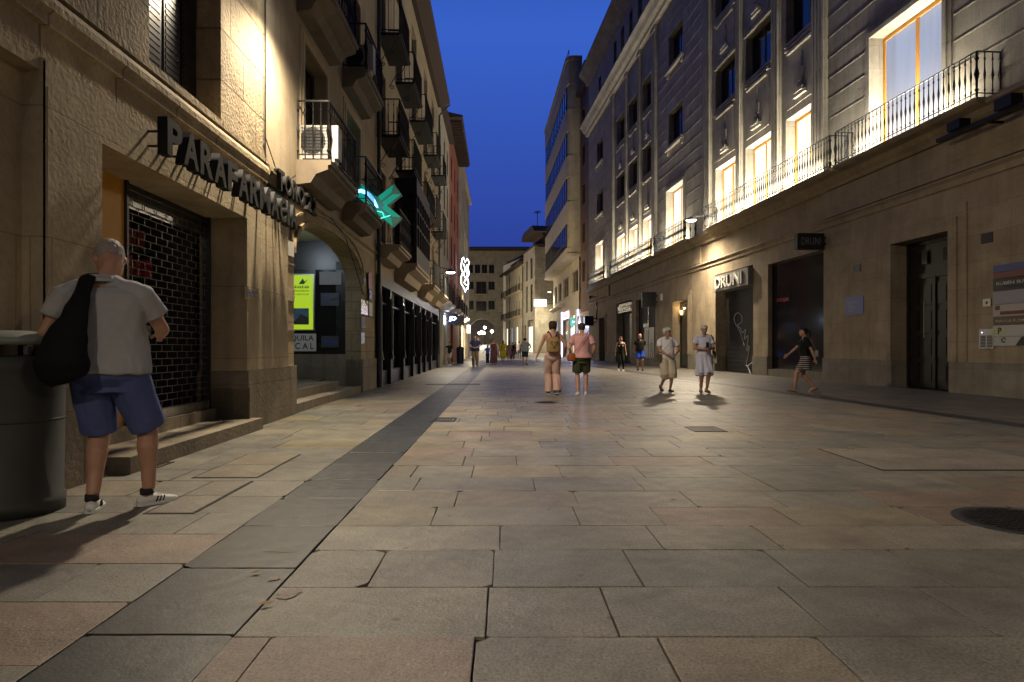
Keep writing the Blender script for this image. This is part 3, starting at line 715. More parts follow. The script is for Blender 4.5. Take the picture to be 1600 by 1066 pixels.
# ================================================================== RIGHT SIDE
r1 = building(FR, 'long monumental stone building on the right with lit tall windows and balconies', 'building')
ux = FR.u
UA, UB, UC, UD, UE = 90.0, ux(1292), ux(1097), ux(1029), ux(953); UF = ux(920)
GZ = 5.25; ZF = 6.62
lit = []; dark = []
def baypx(a, b): return (ux(a), ux(b))
Bb = [baypx(1118,1151), baypx(1165,1205), baypx(1228,1281)]
Db = [baypx(964,978), baypx(983,997.5), baypx(1004.5,1021)]
Ab, Cb, Eb = baypx(1362,1476), baypx(1043,1069), baypx(932,943)
Ab2 = (Ab[0]+8.2, Ab[1]+8.2)
for a, b in Bb + Db: lit.append((a, b, ZF, 9.45, .42))
for a, b in (Ab, Cb, Eb): lit.append((a, b, ZF, 10.1, .45))
for a, b in Bb + Db: dark += [(a, b, 12.2, 14.05, .4), (a, b, 16.4, 18.3, .4)]
for (a, b) in (Ab, Cb, Eb, Ab2, (UB+14, UB+16.5), (UB+26, UB+28.5)):
    c = (a+b)/2; hw = (b-a)*.42; dark += [(c-hw, c+hw, 12.5, 14.5, .45), (c-hw, c+hw, 16.9, 18.9, .45)]
attic = []
for (a, b) in ((UC, UB), (UE, UD)):
    n = 5
    for k in range(n):
        c = a + (b-a)*(k+.75)/(n+.5); attic.append((c-.5, c+.5, 22.4, 24.8, .4))
for (a, b) in (Cb, Eb, Ab): c = (a+b)/2; attic.append((c-.5, c+.5, 22.6, 24.4, .4))
m = MB()
allop = lit + dark + attic
segs = [(UF, UE), (UE, UD), (UD, UC), (UC, UB), (UB, UA)]
for (a, b) in segs:
    facade(m, a, b, ZF-.02, 26.4, [o for o in allop if a <= (o[0]+o[1])/2 <= b])
body(m, UF, UA, .5, 14, GZ, 26.3)
m.quad((UF, 0, 0), (UF, .5, 0), (UF, .5, 26.4), (UF, 0, 26.4))
m.build('wall', M['grey_stone'], r1)
m = MB()       # attic arches: spandrel pieces in front of the square heads
for o in attic:
    c, r_ = (o[0]+o[1])/2, (o[1]-o[0])/2; n = 10
    for k in range(n):
        t0, t1 = pi*k/n, pi*(k+1)/n; x0, x1 = c-r_*cos(t0), c-r_*cos(t1)
        m.quad((x0, .03, o[3]-r_+r_*sin(t0)), (x1, .03, o[3]-r_+r_*sin(t1)), (x1, .03, o[3]+.01), (x0, .03, o[3]+.01))
m.build('attic_arch', M['grey_stone'], r1)
gops = {'door': (ux(1395), ux(1485), 0.02, 3.95, .55), 'win1': (ux(1200), ux(1287), .27, 4.33, .35), 'druni': (ux(1118), ux(1177), .02, 4.5, .7),
        'doorC': (ux(1053), ux(1076), .02, 3.65, .45), 'win2': (ux(994), ux(1024), .4, 4.3, .35), 'mango': (ux(963), ux(987), .02, 4.45, .6), 'doorE': (ux(937), ux(946), .02, 3.6, .4)}
far_r = [(UB+13, UB+16, .1, 4.1, .4), (UB+22, UB+25, .1, 4.1, .4)]
m = MB()
for (a, b) in segs: facade(m, a, b, .75, GZ+.9, [(o[0], o[1], max(o[2], .75), o[3], o[4]) for o in list(gops.values())+far_r if a <= (o[0]+o[1])/2 <= b])
body(m, UF, UA, .75, 14, .0, GZ+.0); m.build('ground_floor_wall', M['ground_floor_stone'], r1)
m = MB()
gl_ = sorted(list(gops.values())+far_r)
x = UF
for o in gl_: MB().box(x, o[0], -.045, .5, -.05, .75).build('plinth', M['ground_base'], r1); x = o[1]
MB().box(x, UA, -.045, .5, -.05, .75).build('plinth', M['ground_base'], r1)
for k in ('win1', 'win2'): o = gops[k]; MB().box(o[0], o[1], -.02, .5, 0, o[2]).build('window_sill', M['ground_base'], r1)
m = MB()
m.prismx([(.05, ZF), (-.36, ZF-.002), (-.40, ZF-.06), (-.40, ZF-.13), (-.30, ZF-.17), (-.24, ZF-.28), (-.14, ZF-.36), (-.12, ZF-.46), (.05, ZF-.48)], UF, UA)
m.prismx([(.02, GZ+.02), (-.10, GZ), (-.13, GZ-.06), (-.06, GZ-.12), (-.05, GZ-.26), (.02, GZ-.28)], UF, UA)
for (a, b) in ((UF, UE), (UD, UC), (UB, UA)):
    m.box(a, b, -.10, .02, GZ+.03, ZF-.5)
m.build('entablature', M['ground_floor_stone'], r1)
m = MB()       # cornices
m.prismx([(.05, 21.9), (-.75, 21.75), (-.80, 21.55), (-.62, 21.35), (-.5, 21.1), (-.3, 20.95), (-.25, 20.75), (.05, 20.7)], UF-.3, UA)
m.prismx([(.05, 26.8), (-.85, 26.6), (-.9, 26.35), (-.6, 26.05), (-.3, 25.8), (-.2, 25.5), (.05, 25.45)], UF-.3, UA)
m.box(UF-.3, UA, .05, 14, 26.38, 26.8)
m.build('cornice', M['grey_stone'], r1)
def pil(c, w_=.55, z0=ZF, z1=20.7, n=3):
    m = MB(); m.box(c-w_/2, c+w_/2, -.10, .02, z0, z1)
    for k in range(n):
        x = c-w_/2+w_*(k+.5)/n; m.box(x-w_*.09, x+w_*.09, -.17, -.1, z0+.25, z1-.3)
    m.box(c-w_*.6, c+w_*.6, -.2, .02, z0, z0+.25); m.box(c-w_*.6, c+w_*.6, -.2, .02, z1-.3, z1)
    m.build('pilaster', M['grey_stone'], r1)
for bays, (s0, s1) in ((Bb, (UC, UB)), (Db, (UE, UD))):
    bb = sorted(bays)
    for k in range(2): pil((bb[k][1]+bb[k+1][0])/2, min(.62, (bb[k+1][0]-bb[k][1])*.5))
    pil((s0+bb[0][0])/2+.1, .8, n=4); pil((s1+bb[2][1])/2-.1, .8, n=4)
    for a, b in bays:
        for (p0, p1) in ((9.75, 12.0), (14.3, 16.2)):
            m = MB(); m.box(a+.15, b-.15, -.03, .01, p0, p1); c = (a+b)/2
            m.box(a+.05, b-.05, -.10, .01, p1-.12, p1); m.box(a+.25, b-.25, -.12, .01, p1-.30, p1-.20)
            m.box(c-.22, c+.22, -.09, .01, p0+.75, p0+1.15); m.box(c-.4, c+.4, -.13, .01, p0+.2, p0+.33); m.box(c-.3, c+.3, -.16, .01, p0+.33, p0+.45)
            m.box(c-.06, c+.06, -.06, .01, p0+.5, p1-.5); m.build('relief_panel', M['grey_stone'], r1)
for i, o in enumerate(dark):
    m = MB()
    if i < 12: m.box(o[0]-.05, o[1]+.05, -.05, .01, o[2]-.10, o[2])
    else: m.box(o[0]-.25, o[1]+.25, -.18, .01, o[2]-.15, o[2]); m.box(o[0]-.1, o[0]+.1, -.12, .01, o[2]-.4, o[2]-.15); m.box(o[1]-.1, o[1]+.1, -.12, .01, o[2]-.4, o[2]-.15)
    m.build('window_sill', M['grey_stone'], r1)
    if i < 12: MB().box(o[0]-.08, o[1]+.08, -.07, .01, o[3], o[3]+.09).build('lintel_moulding', M['grey_stone'], r1)
for (a, b) in (Ab, Cb, Eb): m = MB(); surround(m, a, b, ZF, 10.1, .28, .08, 2); m.build('window_surround', M['grey_stone'], r1)
m = MB()       # rustication beads
for (s0, s1, w_) in ((UF, UE, Eb), (UD, UC, Cb), (UB, UA, Ab)):
    z = ZF+.55; ops_ = [o for o in allop if s0 <= (o[0]+o[1])/2 <= s1]
    while z < 20.5:
        cuts = sorted((o[0]-.3, o[1]+.3) for o in ops_ if o[2]-.2 < z < o[3]+.3); x = s0+.02
        for c0, c1 in cuts:
            if c0 > x: m.box(x, c0, -.014, .004, z, z+.03)
            x = max(x, c1)
        if x < s1: m.box(x, s1-.02, -.014, .004, z, z+.03)
        z += .66
m.build('rustication_course', M['grey_stone'], r1)
for (a, b, c, d, _) in dark: window(r1, a, b, c, d, .36, 'dark_wood', 'dark_glass', 2)
for o in attic: window(r1, o[0], o[1], o[2], o[3], .34, 'dark_wood')
for (a, b, c, d, _) in lit:
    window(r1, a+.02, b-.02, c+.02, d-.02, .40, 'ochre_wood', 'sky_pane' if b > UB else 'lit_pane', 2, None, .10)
for (a, b, fn) in ((ux(1292, .55)+.2, ux(1102,.55), 1), (ux(1024,.5), ux(1072,.5), 1), (ux(955,.5), ux(1019,.5), 1), (ux(920,.5), ux(945,.5), 0), (ux(1306,.55), ux(1527,.55), 1)):
    a, b = min(a, b), max(a, b)
    bl = MB(); bl.prismx([(-.62, ZF+.0), (-.62, ZF-.07), (-.55, ZF-.12), (-.36, ZF-.15), (-.3, ZF+.001)], a-.05, b+.05)
    bo = bl.build('balcony', M['ground_floor_stone'], r1)
    railing_mesh(a, b, ZF+.01, .56, 1.02, .17 if b > UC else .24, True, .016 if b > UB+1 else (.021 if b > UC else .026), 0.0).build('railing', M['iron'], bo)
# doors and shopfronts
def panel_door(par, u0, u1, z0, z1, y, leaves=2, over=.75, mat='door_wood'):
    m = MB(); m.box(u0, u1, y, y+.05, z0, z1); t = .1
    zt = z1-over
    m.box(u0, u1, y-.05, y, zt-.06, zt+.06); m.box(u0, u0+t, y-.05, y, z0, z1); m.box(u1-t, u1, y-.05, y, z0, z1); m.box(u0, u1, y-.05, y, z1-t, z1)
    for k in range(leaves+1):
        c = u0+(u1-u0)*k/leaves
        if 0 < k < leaves: m.box(c-.05, c+.05, y-.06, y, z0, zt)
    for k in range(leaves*2):
        a = u0+(u1-u0)*(k+.17)/(leaves*2); b = u0+(u1-u0)*(k+.83)/(leaves*2); n = 4
        for j in range(n):
            p, q = z0+.12+(zt-z0-.2)*j/n, z0+(zt-z0-.2)*(j+1)/n
            m.box(a, b, y-.025, y, p, q); m.box(a+.04, b-.04, y-.04, y-.025, p+.05, q-.05)
    d = m.build('door', M[mat], par)
    return d
o = gops['door']; d = panel_door(r1, o[0], o[1], o[2], o[3], .45, 2, .95)
c = (o[0]+o[1])/2-.25
MB().sweep([(c, .30, 1.35), (c, .30, 2.35)], [.018, .018], 8).box(c-.01, c+.01, .30, .40, 1.45, 1.47).box(c-.01, c+.01, .30, .40, 2.23, 2.25).build('handle', M['steel'], d)
m = MB()
for k in (0, 1):
    a = o[0]+.35+k*1.1; m.box(a, a+.5, .393, .398, 3.32, 3.66)
m.build('fanlight_pane', M['dark_glass'], d)
for k in ('door', 'doorC', 'doorE'):
    m = MB(); o = gops[k]; surround(m, o[0], o[1], .75, o[3], .58 if k == 'door' else .42, .07, 2); m.build('door_surround', M['ground_floor_stone'], r1)
for k in ('doorC', 'doorE'):
    o = gops[k]; f = window(r1, o[0]+.02, o[1]-.02, o[2], o[3]-.02, .4, 'door_wood', 'dark_glass', 1, None, .12, 'glazed_door')
o = gops['win1']; window(r1, o[0]+.01, o[1]-.01, o[2], o[3], .22, 'black_paint', 'dark_glass', 1, None, .05, 'shop_window')
for o in far_r: window(r1, o[0]+.01, o[1]-.01, o[2], o[3], .3, 'black_paint', 'dark_glass', 2, None, .05, 'shop_window')
o = gops['win2']; window(r1, o[0]+.01, o[1]-.01, o[2], o[3], .25, 'black_paint', 'dark_inside', 2, None, .05, 'shop_window')
for k in ('druni', 'mango'):
    o = gops[k]; m = MB()
    z = .03; i = 0
    while z < o[3]-.85:
        m.box(o[0]+.02, o[1]-.02, .52+(i % 2)*.012, .6, z, z+.095); z += .1; i += 1
    m.box(o[0]+.01, o[1]-.01, .5, .62, o[3]-.9, o[3]-.01)
    m.build('roller_shutter', M['shutter_dark'], r1)
# narrow brown building and modern building
r2 = building(FR, 'narrow brown building squeezed between long stone building and modern block', 'building')
UG = ux(905)
m = MB(); ops = [(UG+1, UG+2.4, z0, z0+2, .3) for z0 in (7.6, 11.4, 15.2, 19, 22.6)]
facade(m, UG, UF-.01, 4.6, 26.2, ops, y=.12); body(m, UG, UF-.01, .45, 10, 0, 26.1); m.build('wall', M['brown_brick'], r2)
m = MB(); facade(m, UG, UF-.01, -.1, 4.6, [(UG+.5, UF-.5, .1, 4.2, .25)], y=.1); m.build('ground_floor_wall', M['modern_stone'], r2)
for (a, b, c, d, _) in ops: window(r2, a, b, c, d, .36, 'dark_wood')
window(r2, UG+.5, UF-.5, .12, 4.2, .3, 'black_paint', 'lit_blue_pane', 1, None, .05, 'shop_window')
m = MB(); m.box(UG-.1, UF-.02, -.3, 10, 26.2, 26.5); m.build('eaves', M['roof'], r2)
p_near = FR.world(UG, 0, 0); p_far = Vector((p_near.x-.045*24.4, 93.0, 0)); dv = (p_near-p_far)
FM = Frame(p_far.x, p_far.y, math.atan2(dv.y, dv.x)); LM = sqrt(dv.x**2+dv.y**2)
fm = lambda a, b: (FM.u(a), FM.u(b))
r3 = building(FM, 'cream modern block with rounded oriel and ribbon windows continuing the right row', 'building')
m = MB(); ops = [(*fm(a, b), 6.9, 9.2, .3) for a, b in ((866.5,870.5), (872.5,877.5), (880,888.5), (893.5,903.5))]
gfo = [(*fm(866,871.5), .3, 4.6, .4), (*fm(878,888), .1, 4.4, .4), (*fm(892,898), .3, 4.7, .4), (*fm(899.5,904), .2, 5.0, .4)]
facade(m, 0, LM, 6.2, 10.3, ops); facade(m, 0, LM, -.1, 6.2, gfo)
body(m, 0, LM, .5, 14, -.1, 30); m.quad((0,0,-.1),(0,.5,-.1),(0,.5,10.3),(0,0,10.3)); m.build('wall', M['modern_stone'], r3)
m = MB(); m.prismx([(.02, 6.35), (-.45, 6.3), (-.5, 6.15), (-.3, 6.0), (.02, 5.9)], -.3, LM*.5); m.build('canopy_ledge', M['modern_stone'], r3)
for (a, b, c, d, _) in ops: window(r3, a, b, c, d, .25, 'dark_wood', 'dark_glass', 2); MB().box(a-.1, b+.1, -.12, .01, c-.12, c).build('window_sill', M['modern_stone'], r3)
om = MB(); O_ = 1.2
def oriel(z0, z1, out=O_, e=0):
    r_ = .8; n = 8
    P = [(-e, .3)] + [(-e + r_*(1-cos(t)), -out-e+r_*(1-sin(t))) for t in [k*pi/2/n for k in range(n+1)]] + [(LM+e-r_*(1-cos(t)), -out-e+r_*(1-sin(t))) for t in [pi/2-k*pi/2/n for k in range(n+1)]] + [(LM+e, .3)]
    om.prismz(P, z0, z1)
oriel(10.3, 10.6, O_, .12); rows = [11.2+4.65*k for k in range(4)]
z = 10.6
for r0 in rows: oriel(z, r0, O_); z = r0+2.5; oriel(r0, z, O_-.12, -.02)
oriel(z, 30.0); oriel(30, 30.4, O_, .1)
ob_ = om.build('oriel', M['modern_stone'], r3)
for r0 in rows:
    x0, x1 = 1.2, LM-1.2
    m = MB(); m.box(x0, x1, -O_+.02, -O_+.1, r0, r0+.06); m.box(x0, x1, -O_+.02, -O_+.1, r0+2.44, r0+2.5)
    n = 14
    for k in range(n+1): x = x0+(x1-x0-.1)*k/n; m.box(x, x+.10, -O_+.02, -O_+.1, r0+.06, r0+2.44)
    m.box(x0, x1, -O_+.03, -O_+.09, r0+.7, r0+.76)
    f = m.build('ribbon_window', M['dark_wood'], r3); MB().box(x0+.03, x1-.03, -O_+.06, -O_+.08, r0+.05, r0+2.45).build('pane', M['dark_glass'], f)
m = MB(); m.sweep([(LM-1, -.9, 30.4), (LM-1, -.9, 31.4), (6, -.9, 31.4), (6, -.9, 30.4)], [.04]*4, 6); m.build('roof_rail', M['iron'], r3)
for i, (a, b, c, d, _) in enumerate(gfo): window(r3, a, b, c, d, .3, 'black_paint', ('lit_blue_pane', 'dark_glass', 'lit_pane', 'lit_blue_pane')[i], 1, None, .06, 'shop_window')
# far stone tower and cream house
P1 = Vector((3.25, 97)); P2 = Vector((-2.06, 129.7)); dv = P1-P2
FT = Frame(P2.x, P2.y, math.atan2(dv.y, dv.x)); LT = dv.length
t0u = FT.u(818); zt_ = lambda py, Y: H+(HZ-py)*Y/FPX
r4 = building(FT, 'stone corner tower house with dark penthouse roof far down the street', 'building')
m = MB(); TW = 15.6
ops = [(*sorted((FT.u(a), FT.u(b))), z0, z1, .3) for a, b in ((822,824.5), (829,832)) for z0, z1 in ((6.4,10.4),(11.2,14.2))] + [(*sorted((FT.u(819.5), FT.u(822))), .2, 4.6, .4), (*sorted((FT.u(824), FT.u(832.5))), .2, 5.2, .4)]
facade(m, t0u, LT, -.5, TW, ops); body(m, t0u, LT-.001, .45, 11, -.5, TW-.1); m.quad((LT,0,-.5),(LT,.45,-.5),(LT,.45,TW),(LT,0,TW))
m.box(LT, LT+.03, .6, 11, 5.7, 5.85); m.build('wall', M['far_stone'], r4)
for (a, b, c, d, _) in ops[:4]: window(r4, a, b, c, d, .25, 'dark_wood', 'dark_glass', 1)
for i, (a, b, c, d, _) in enumerate(ops[4:]): window(r4, a, b, c, d-(.9 if i else 0), .25, 'black_paint', 'lit_pane' if i else 'dark_glass', 1, None, .06, 'shop_window')
MB().box(LT+.0, LT+.06, 2.6, 5.2, .3, 4.3).build('lit_side_window', M['lit_pane'], r4)
m = MB(); m.box(t0u, LT+.4, -.1, 11, TW, TW+.25); m.box(t0u+1.6, LT-.3, 1.2, 11, TW+.25, TW+2.0); m.prism([(t0u-.6, TW+2.0), (LT+.9, TW+2.0), (LT-.6, TW+3.0), (t0u+1.5, TW+3.0)], -.3, 11.5); m.build('penthouse', M['roof'], r4)
m = MB(); za = TW+2.4; m.sweep([(t0u+1, 2, za), (t0u+1, 2, za+4.2)], [.05]*2, 6); m.sweep([(t0u+.2, 2, za+4.0), (t0u+2.2, 2, za+4.1)], [.035]*2, 6)
for k in range(5): m.sweep([(t0u+.4+k*.35, 1.5, za+4.02), (t0u+.4+k*.35, 2.5, za+4.02)], [.025]*2, 5)
m.build('antenna', M['iron'], r4)
r5 = building(FT, 'low cream house with small iron balconies beside the arch building', 'building')
EH = 14.2
m = MB(); cu = [t0u*k/9+.8 for k in range(9)]; ops = [(a, a+1.1, z0, z1, .25) for a in cu for z0, z1 in ((6.2,8.7),(10.2,12.7))] + [(a+.0, a+2.2, .7, 4.6, .3) for a in cu[::2]]
facade(m, -.5, t0u-.01, -.5, EH, ops); body(m, -.5, t0u-.01, .35, 11, -.5, EH-.1); m.build('wall', M['cream'], r5)
for (a, b, c, d, _) in ops[:18]: window(r5, a, b, c, d, .2, 'dark_wood', 'dark_glass', 2)
for i, (a, b, c, d, _) in enumerate(ops[18:]): window(r5, a, b, c, d, .2, 'black_paint', 'lit_pane' if i in (1, 3) else ('lit_blue_pane' if i == 2 else 'dark_glass'), 1, None, .06, 'shop_window')
for k, a in enumerate(cu):
    for z in (6.2, 10.2): balcony(r5, a-.3, a+1.4, z, .5, th=.14, corbel=.18, fancy=False, sp=.18)
m = MB(); m.prismx([(.0, EH), (-.7, EH+.05), (-.75, EH+.3), (5.5, EH+2.4), (11, EH+.2)], -.5, t0u-.02); m.build('roof', M['roof'], r5)
for k in range(6): m = MB(); x = cu[k+1]; m.box(x+.2, x+1.1, .9, 2.3, EH+.4, EH+1.7); m.prismx([(.7, EH+1.7), (2.5, EH+1.7), (1.6, EH+2.3)], x+.1, x+1.2); m.build('dormer', M['roof'], r5)
m = MB()
for x in (.2, t0u*.45, t0u-.2): m.sweep([(x, -.65, EH), (x, -.1, EH-.4), (x, -.08, 0)], [.08]*3, 6)
m.build('downpipe', M['zinc'], r5)
# gable behind
r6 = thing('building', 'plain bluish white gable wall rising behind the cream house', 'building', (3.6, 124, 0), 0)
MB().prism([(-5.2, 0), (5, 0), (5, 19.0), (2.0, 19.3), (-5.2, 16.0)], 0, 8).build('wall', M['white_paint'], r6)
# arch building at the end
YE = 127.0
FE = Frame(0, YE, 0.0)
r7 = building(FE, 'dark stone building across the end of the street with passage arch', 'building')
k_ = YE/FPX; ex = lambda px: (px-CXP)*k_; ez = lambda py: H+(HZ-py)*k_
m = MB(); AX, AR, AT = ex(753), 20.5*k_, ez(498)
W_ = 4.2*k_
ops = [(ex(p)-W_, ex(p)+W_, ez(427), ez(413.5), .3) for p in (735,746,757,768)] + [(ex(735)-5*k_, ex(735)+5*k_, ez(z0), ez(z1), .3) for z0, z1 in ((452,440),(484,470))] + \
      [(ex(768)-5*k_, ex(768)+5*k_, ez(z0), ez(z1), .3) for z0, z1 in ((453,440),(484,470))] + [(ex(752)-8*k_, ex(752)+8*k_, ez(z0), ez(z1), .3) for z0, z1 in ((459,440),(486.5,470.5))]
facade(m, -19, 9, AT+.3, ez(392), ops); facade(m, -19, 9, .3, AT+.3, [(AX-AR, AX+AR, .31, AT+.3, 2.5)])
for k in range(16):
    t0, t1 = pi*k/16, pi*(k+1)/16; x0, x1 = AX-AR*cos(t0), AX-AR*cos(t1); q0, q1 = AT-AR+AR*sin(t0), AT-AR+AR*sin(t1)
    m.quad((x0,0,q0),(x1,0,q1),(x1,0,AT+.3),(x0,0,AT+.3)); m.quad((x0,0,q0),(x0,2.5,q0),(x1,2.5,q1),(x1,0,q1))
m.box(-19, AX-AR-.01, .4, 6, .0, ez(393)); m.box(AX+AR+.01, 9, .4, 6, .0, ez(393)); m.box(-19, 9, .4, 6, AT+.35, ez(393)); m.box(-19, 9, 30, 31, .0, 11)
m.prismx([(0, AT+1.3), (-.2, AT+1.25), (-.2, AT+1.1), (0, AT+1.0)], -19, 9)
m.build('wall', M['far_stone'], r7)
for i, (a, b, c, d, _) in enumerate(ops): window(r7, a, b, c, d, .25, 'dark_wood', 'dark_glass', 2)
m = MB(); m.box(-19, 9, -1.4, 6, ez(392), ez(389)); m.prismx([(-1.4, ez(389)), (6, ez(378)), (6, ez(389))], -19, 9); m.build('roof', M['roof'], r7)
balcony(r7, ex(752)-10*k_, ex(752)+10*k_, ez(460), .7, th=.14, corbel=.1, fancy=False, sp=.2)
# ================================================================== PEOPLE
def skinmat(name, col):
    if name in M: return M[name]
    m, N, L, b = newmat(name)
    tc = N.new("ShaderNodeTexCoord"); nz = N.new("ShaderNodeTexNoise"); nz.inputs["Scale"].default_value = 9; nz.inputs["Detail"].default_value = 5
    L.new(tc.outputs["Object"], nz.inputs["Vector"])
    mx = N.new("ShaderNodeMix"); mx.data_type = 'RGBA'; mx.inputs[6].default_value = (col[0]*.85, col[1]*.75, col[2]*.72, 1); mx.inputs[7].default_value = (*[c*1.1 for c in col], 1)
    L.new(nz.outputs["Fac"], mx.inputs[0]); L.new(mx.outputs[2], b.inputs["Base Color"])
    b.inputs["Roughness"].default_value = .5; b.inputs["Subsurface Weight"].default_value = .08; b.inputs["Subsurface Radius"].default_value = (.02,.008,.004)
    M[name] = m; return m
SK = {'a': (.50,.29,.20), 'b': (.42,.24,.16), 'c': (.30,.16,.10), 'd': (.55,.34,.26)}
def ik(a, b, l1, l2, pole):
    d = b-a; L = min(d.length, (l1+l2)*.998); dn = d.normalized()
    x = (l1*l1-l2*l2+L*L)/(2*L); h = sqrt(max(l1*l1-x*x, 0)); p = pole - dn*pole.dot(dn); p.normalize()
    return a+dn*x+p*h, a+dn*L
def limb(mb, pts, rads, n=12):
    """rounded tapered limb through several points"""
    P = [Vector(p) for p in pts]; d0 = (P[1]-P[0]).normalized(); d1 = (P[-1]-P[-2]).normalized(); r0, r1 = rads[0], rads[-1]
    f = lambda r, k: (r[0]*k, r[1]*k) if isinstance(r, tuple) else r*k
    g0 = r0[0] if isinstance(r0, tuple) else r0; g1 = r1[0] if isinstance(r1, tuple) else r1
    PP = [P[0]-d0*g0*.9, P[0]-d0*g0*.6] + P + [P[-1]+d1*g1*.6, P[-1]+d1*g1*.9]
    RR = [f(r0,.4), f(r0,.8)] + list(rads) + [f(r1,.8), f(r1,.4)]
    mb.sweep(PP, RR, n)
def flatlimb(mb, pts, rads, n=16): mb.sweep(pts, rads, n)
def hand(mb, wrist, fwd, side, up, s=1.0, curl=.5, r=1.0):
    """palm with four fingers of unequal length and a thumb; fwd = finger direction, side = towards the thumb, up = back of the hand"""
    fwd, side, up = [Vector(v).normalized() for v in (fwd, side, up)]
    ends = []
    for i, (o, l, fl) in enumerate(((.027,.088,.072), (.009,.092,.080), (-.009,.088,.074), (-.026,.080,.058))):
        k = wrist + fwd*l*s + side*o*s; limb(mb, [wrist + side*o*.6*s + fwd*.01*s, k], [.013*s*r, .0115*s*r], 8)
        a = curl*.55; p = k; d = Vector(fwd)
        for j, seg in enumerate((.45,.32,.25)):
            ang = curl*(.6+.35*j); d = (fwd*cos(a) - up*sin(a)).normalized(); q = p + d*fl*seg*s
            limb(mb, [p, q], [(.0098-.001*j)*s*r, (.0090-.001*j)*s*r], 8); p = q; a += ang
    b0 = wrist + fwd*.022*s + side*.020*s; b1 = b0 + (fwd*.55 + side*.8 - up*.25).normalized()*.042*s; b2 = b1 + (fwd*.9 + side*.3 - up*.35).normalized()*.034*s; b3 = b2 + (fwd*.9 + side*.1 - up*.45).normalized()*.025*s
    limb(mb, [b0, b1, b2, b3], [.0145*s*r, .0125*s*r, .0105*s*r, .009*s*r], 8)
TORSO = [(.80,.085,.070,0),(.86,.150,.105,-.01),(.93,.170,.118,-.012),(1.02,.152,.108,0),(1.10,.142,.102,.004),(1.22,.155,.108,.004),(1.32,.170,.110,0),(1.39,.168,.095,-.004),(1.43,.135,.078,-.006),(1.46,.085,.062,-.006),(1.49,.06,.056,-.004)]
HEADS = [(-.118,.045,.022,.020),(-.105,.036,.042,.040),(-.085,.028,.053,.058),(-.05,.014,.063,.078),(-.01,.003,.070,.090),(.03,-.003,.075,.097),(.065,-.006,.073,.092),(.09,-.008,.060,.075),(.108,-.010,.038,.048),(.117,-.010,.015,.02)]
def hair_disp(amp, f=70):
    return lambda co: noise.noise(co*f)*amp
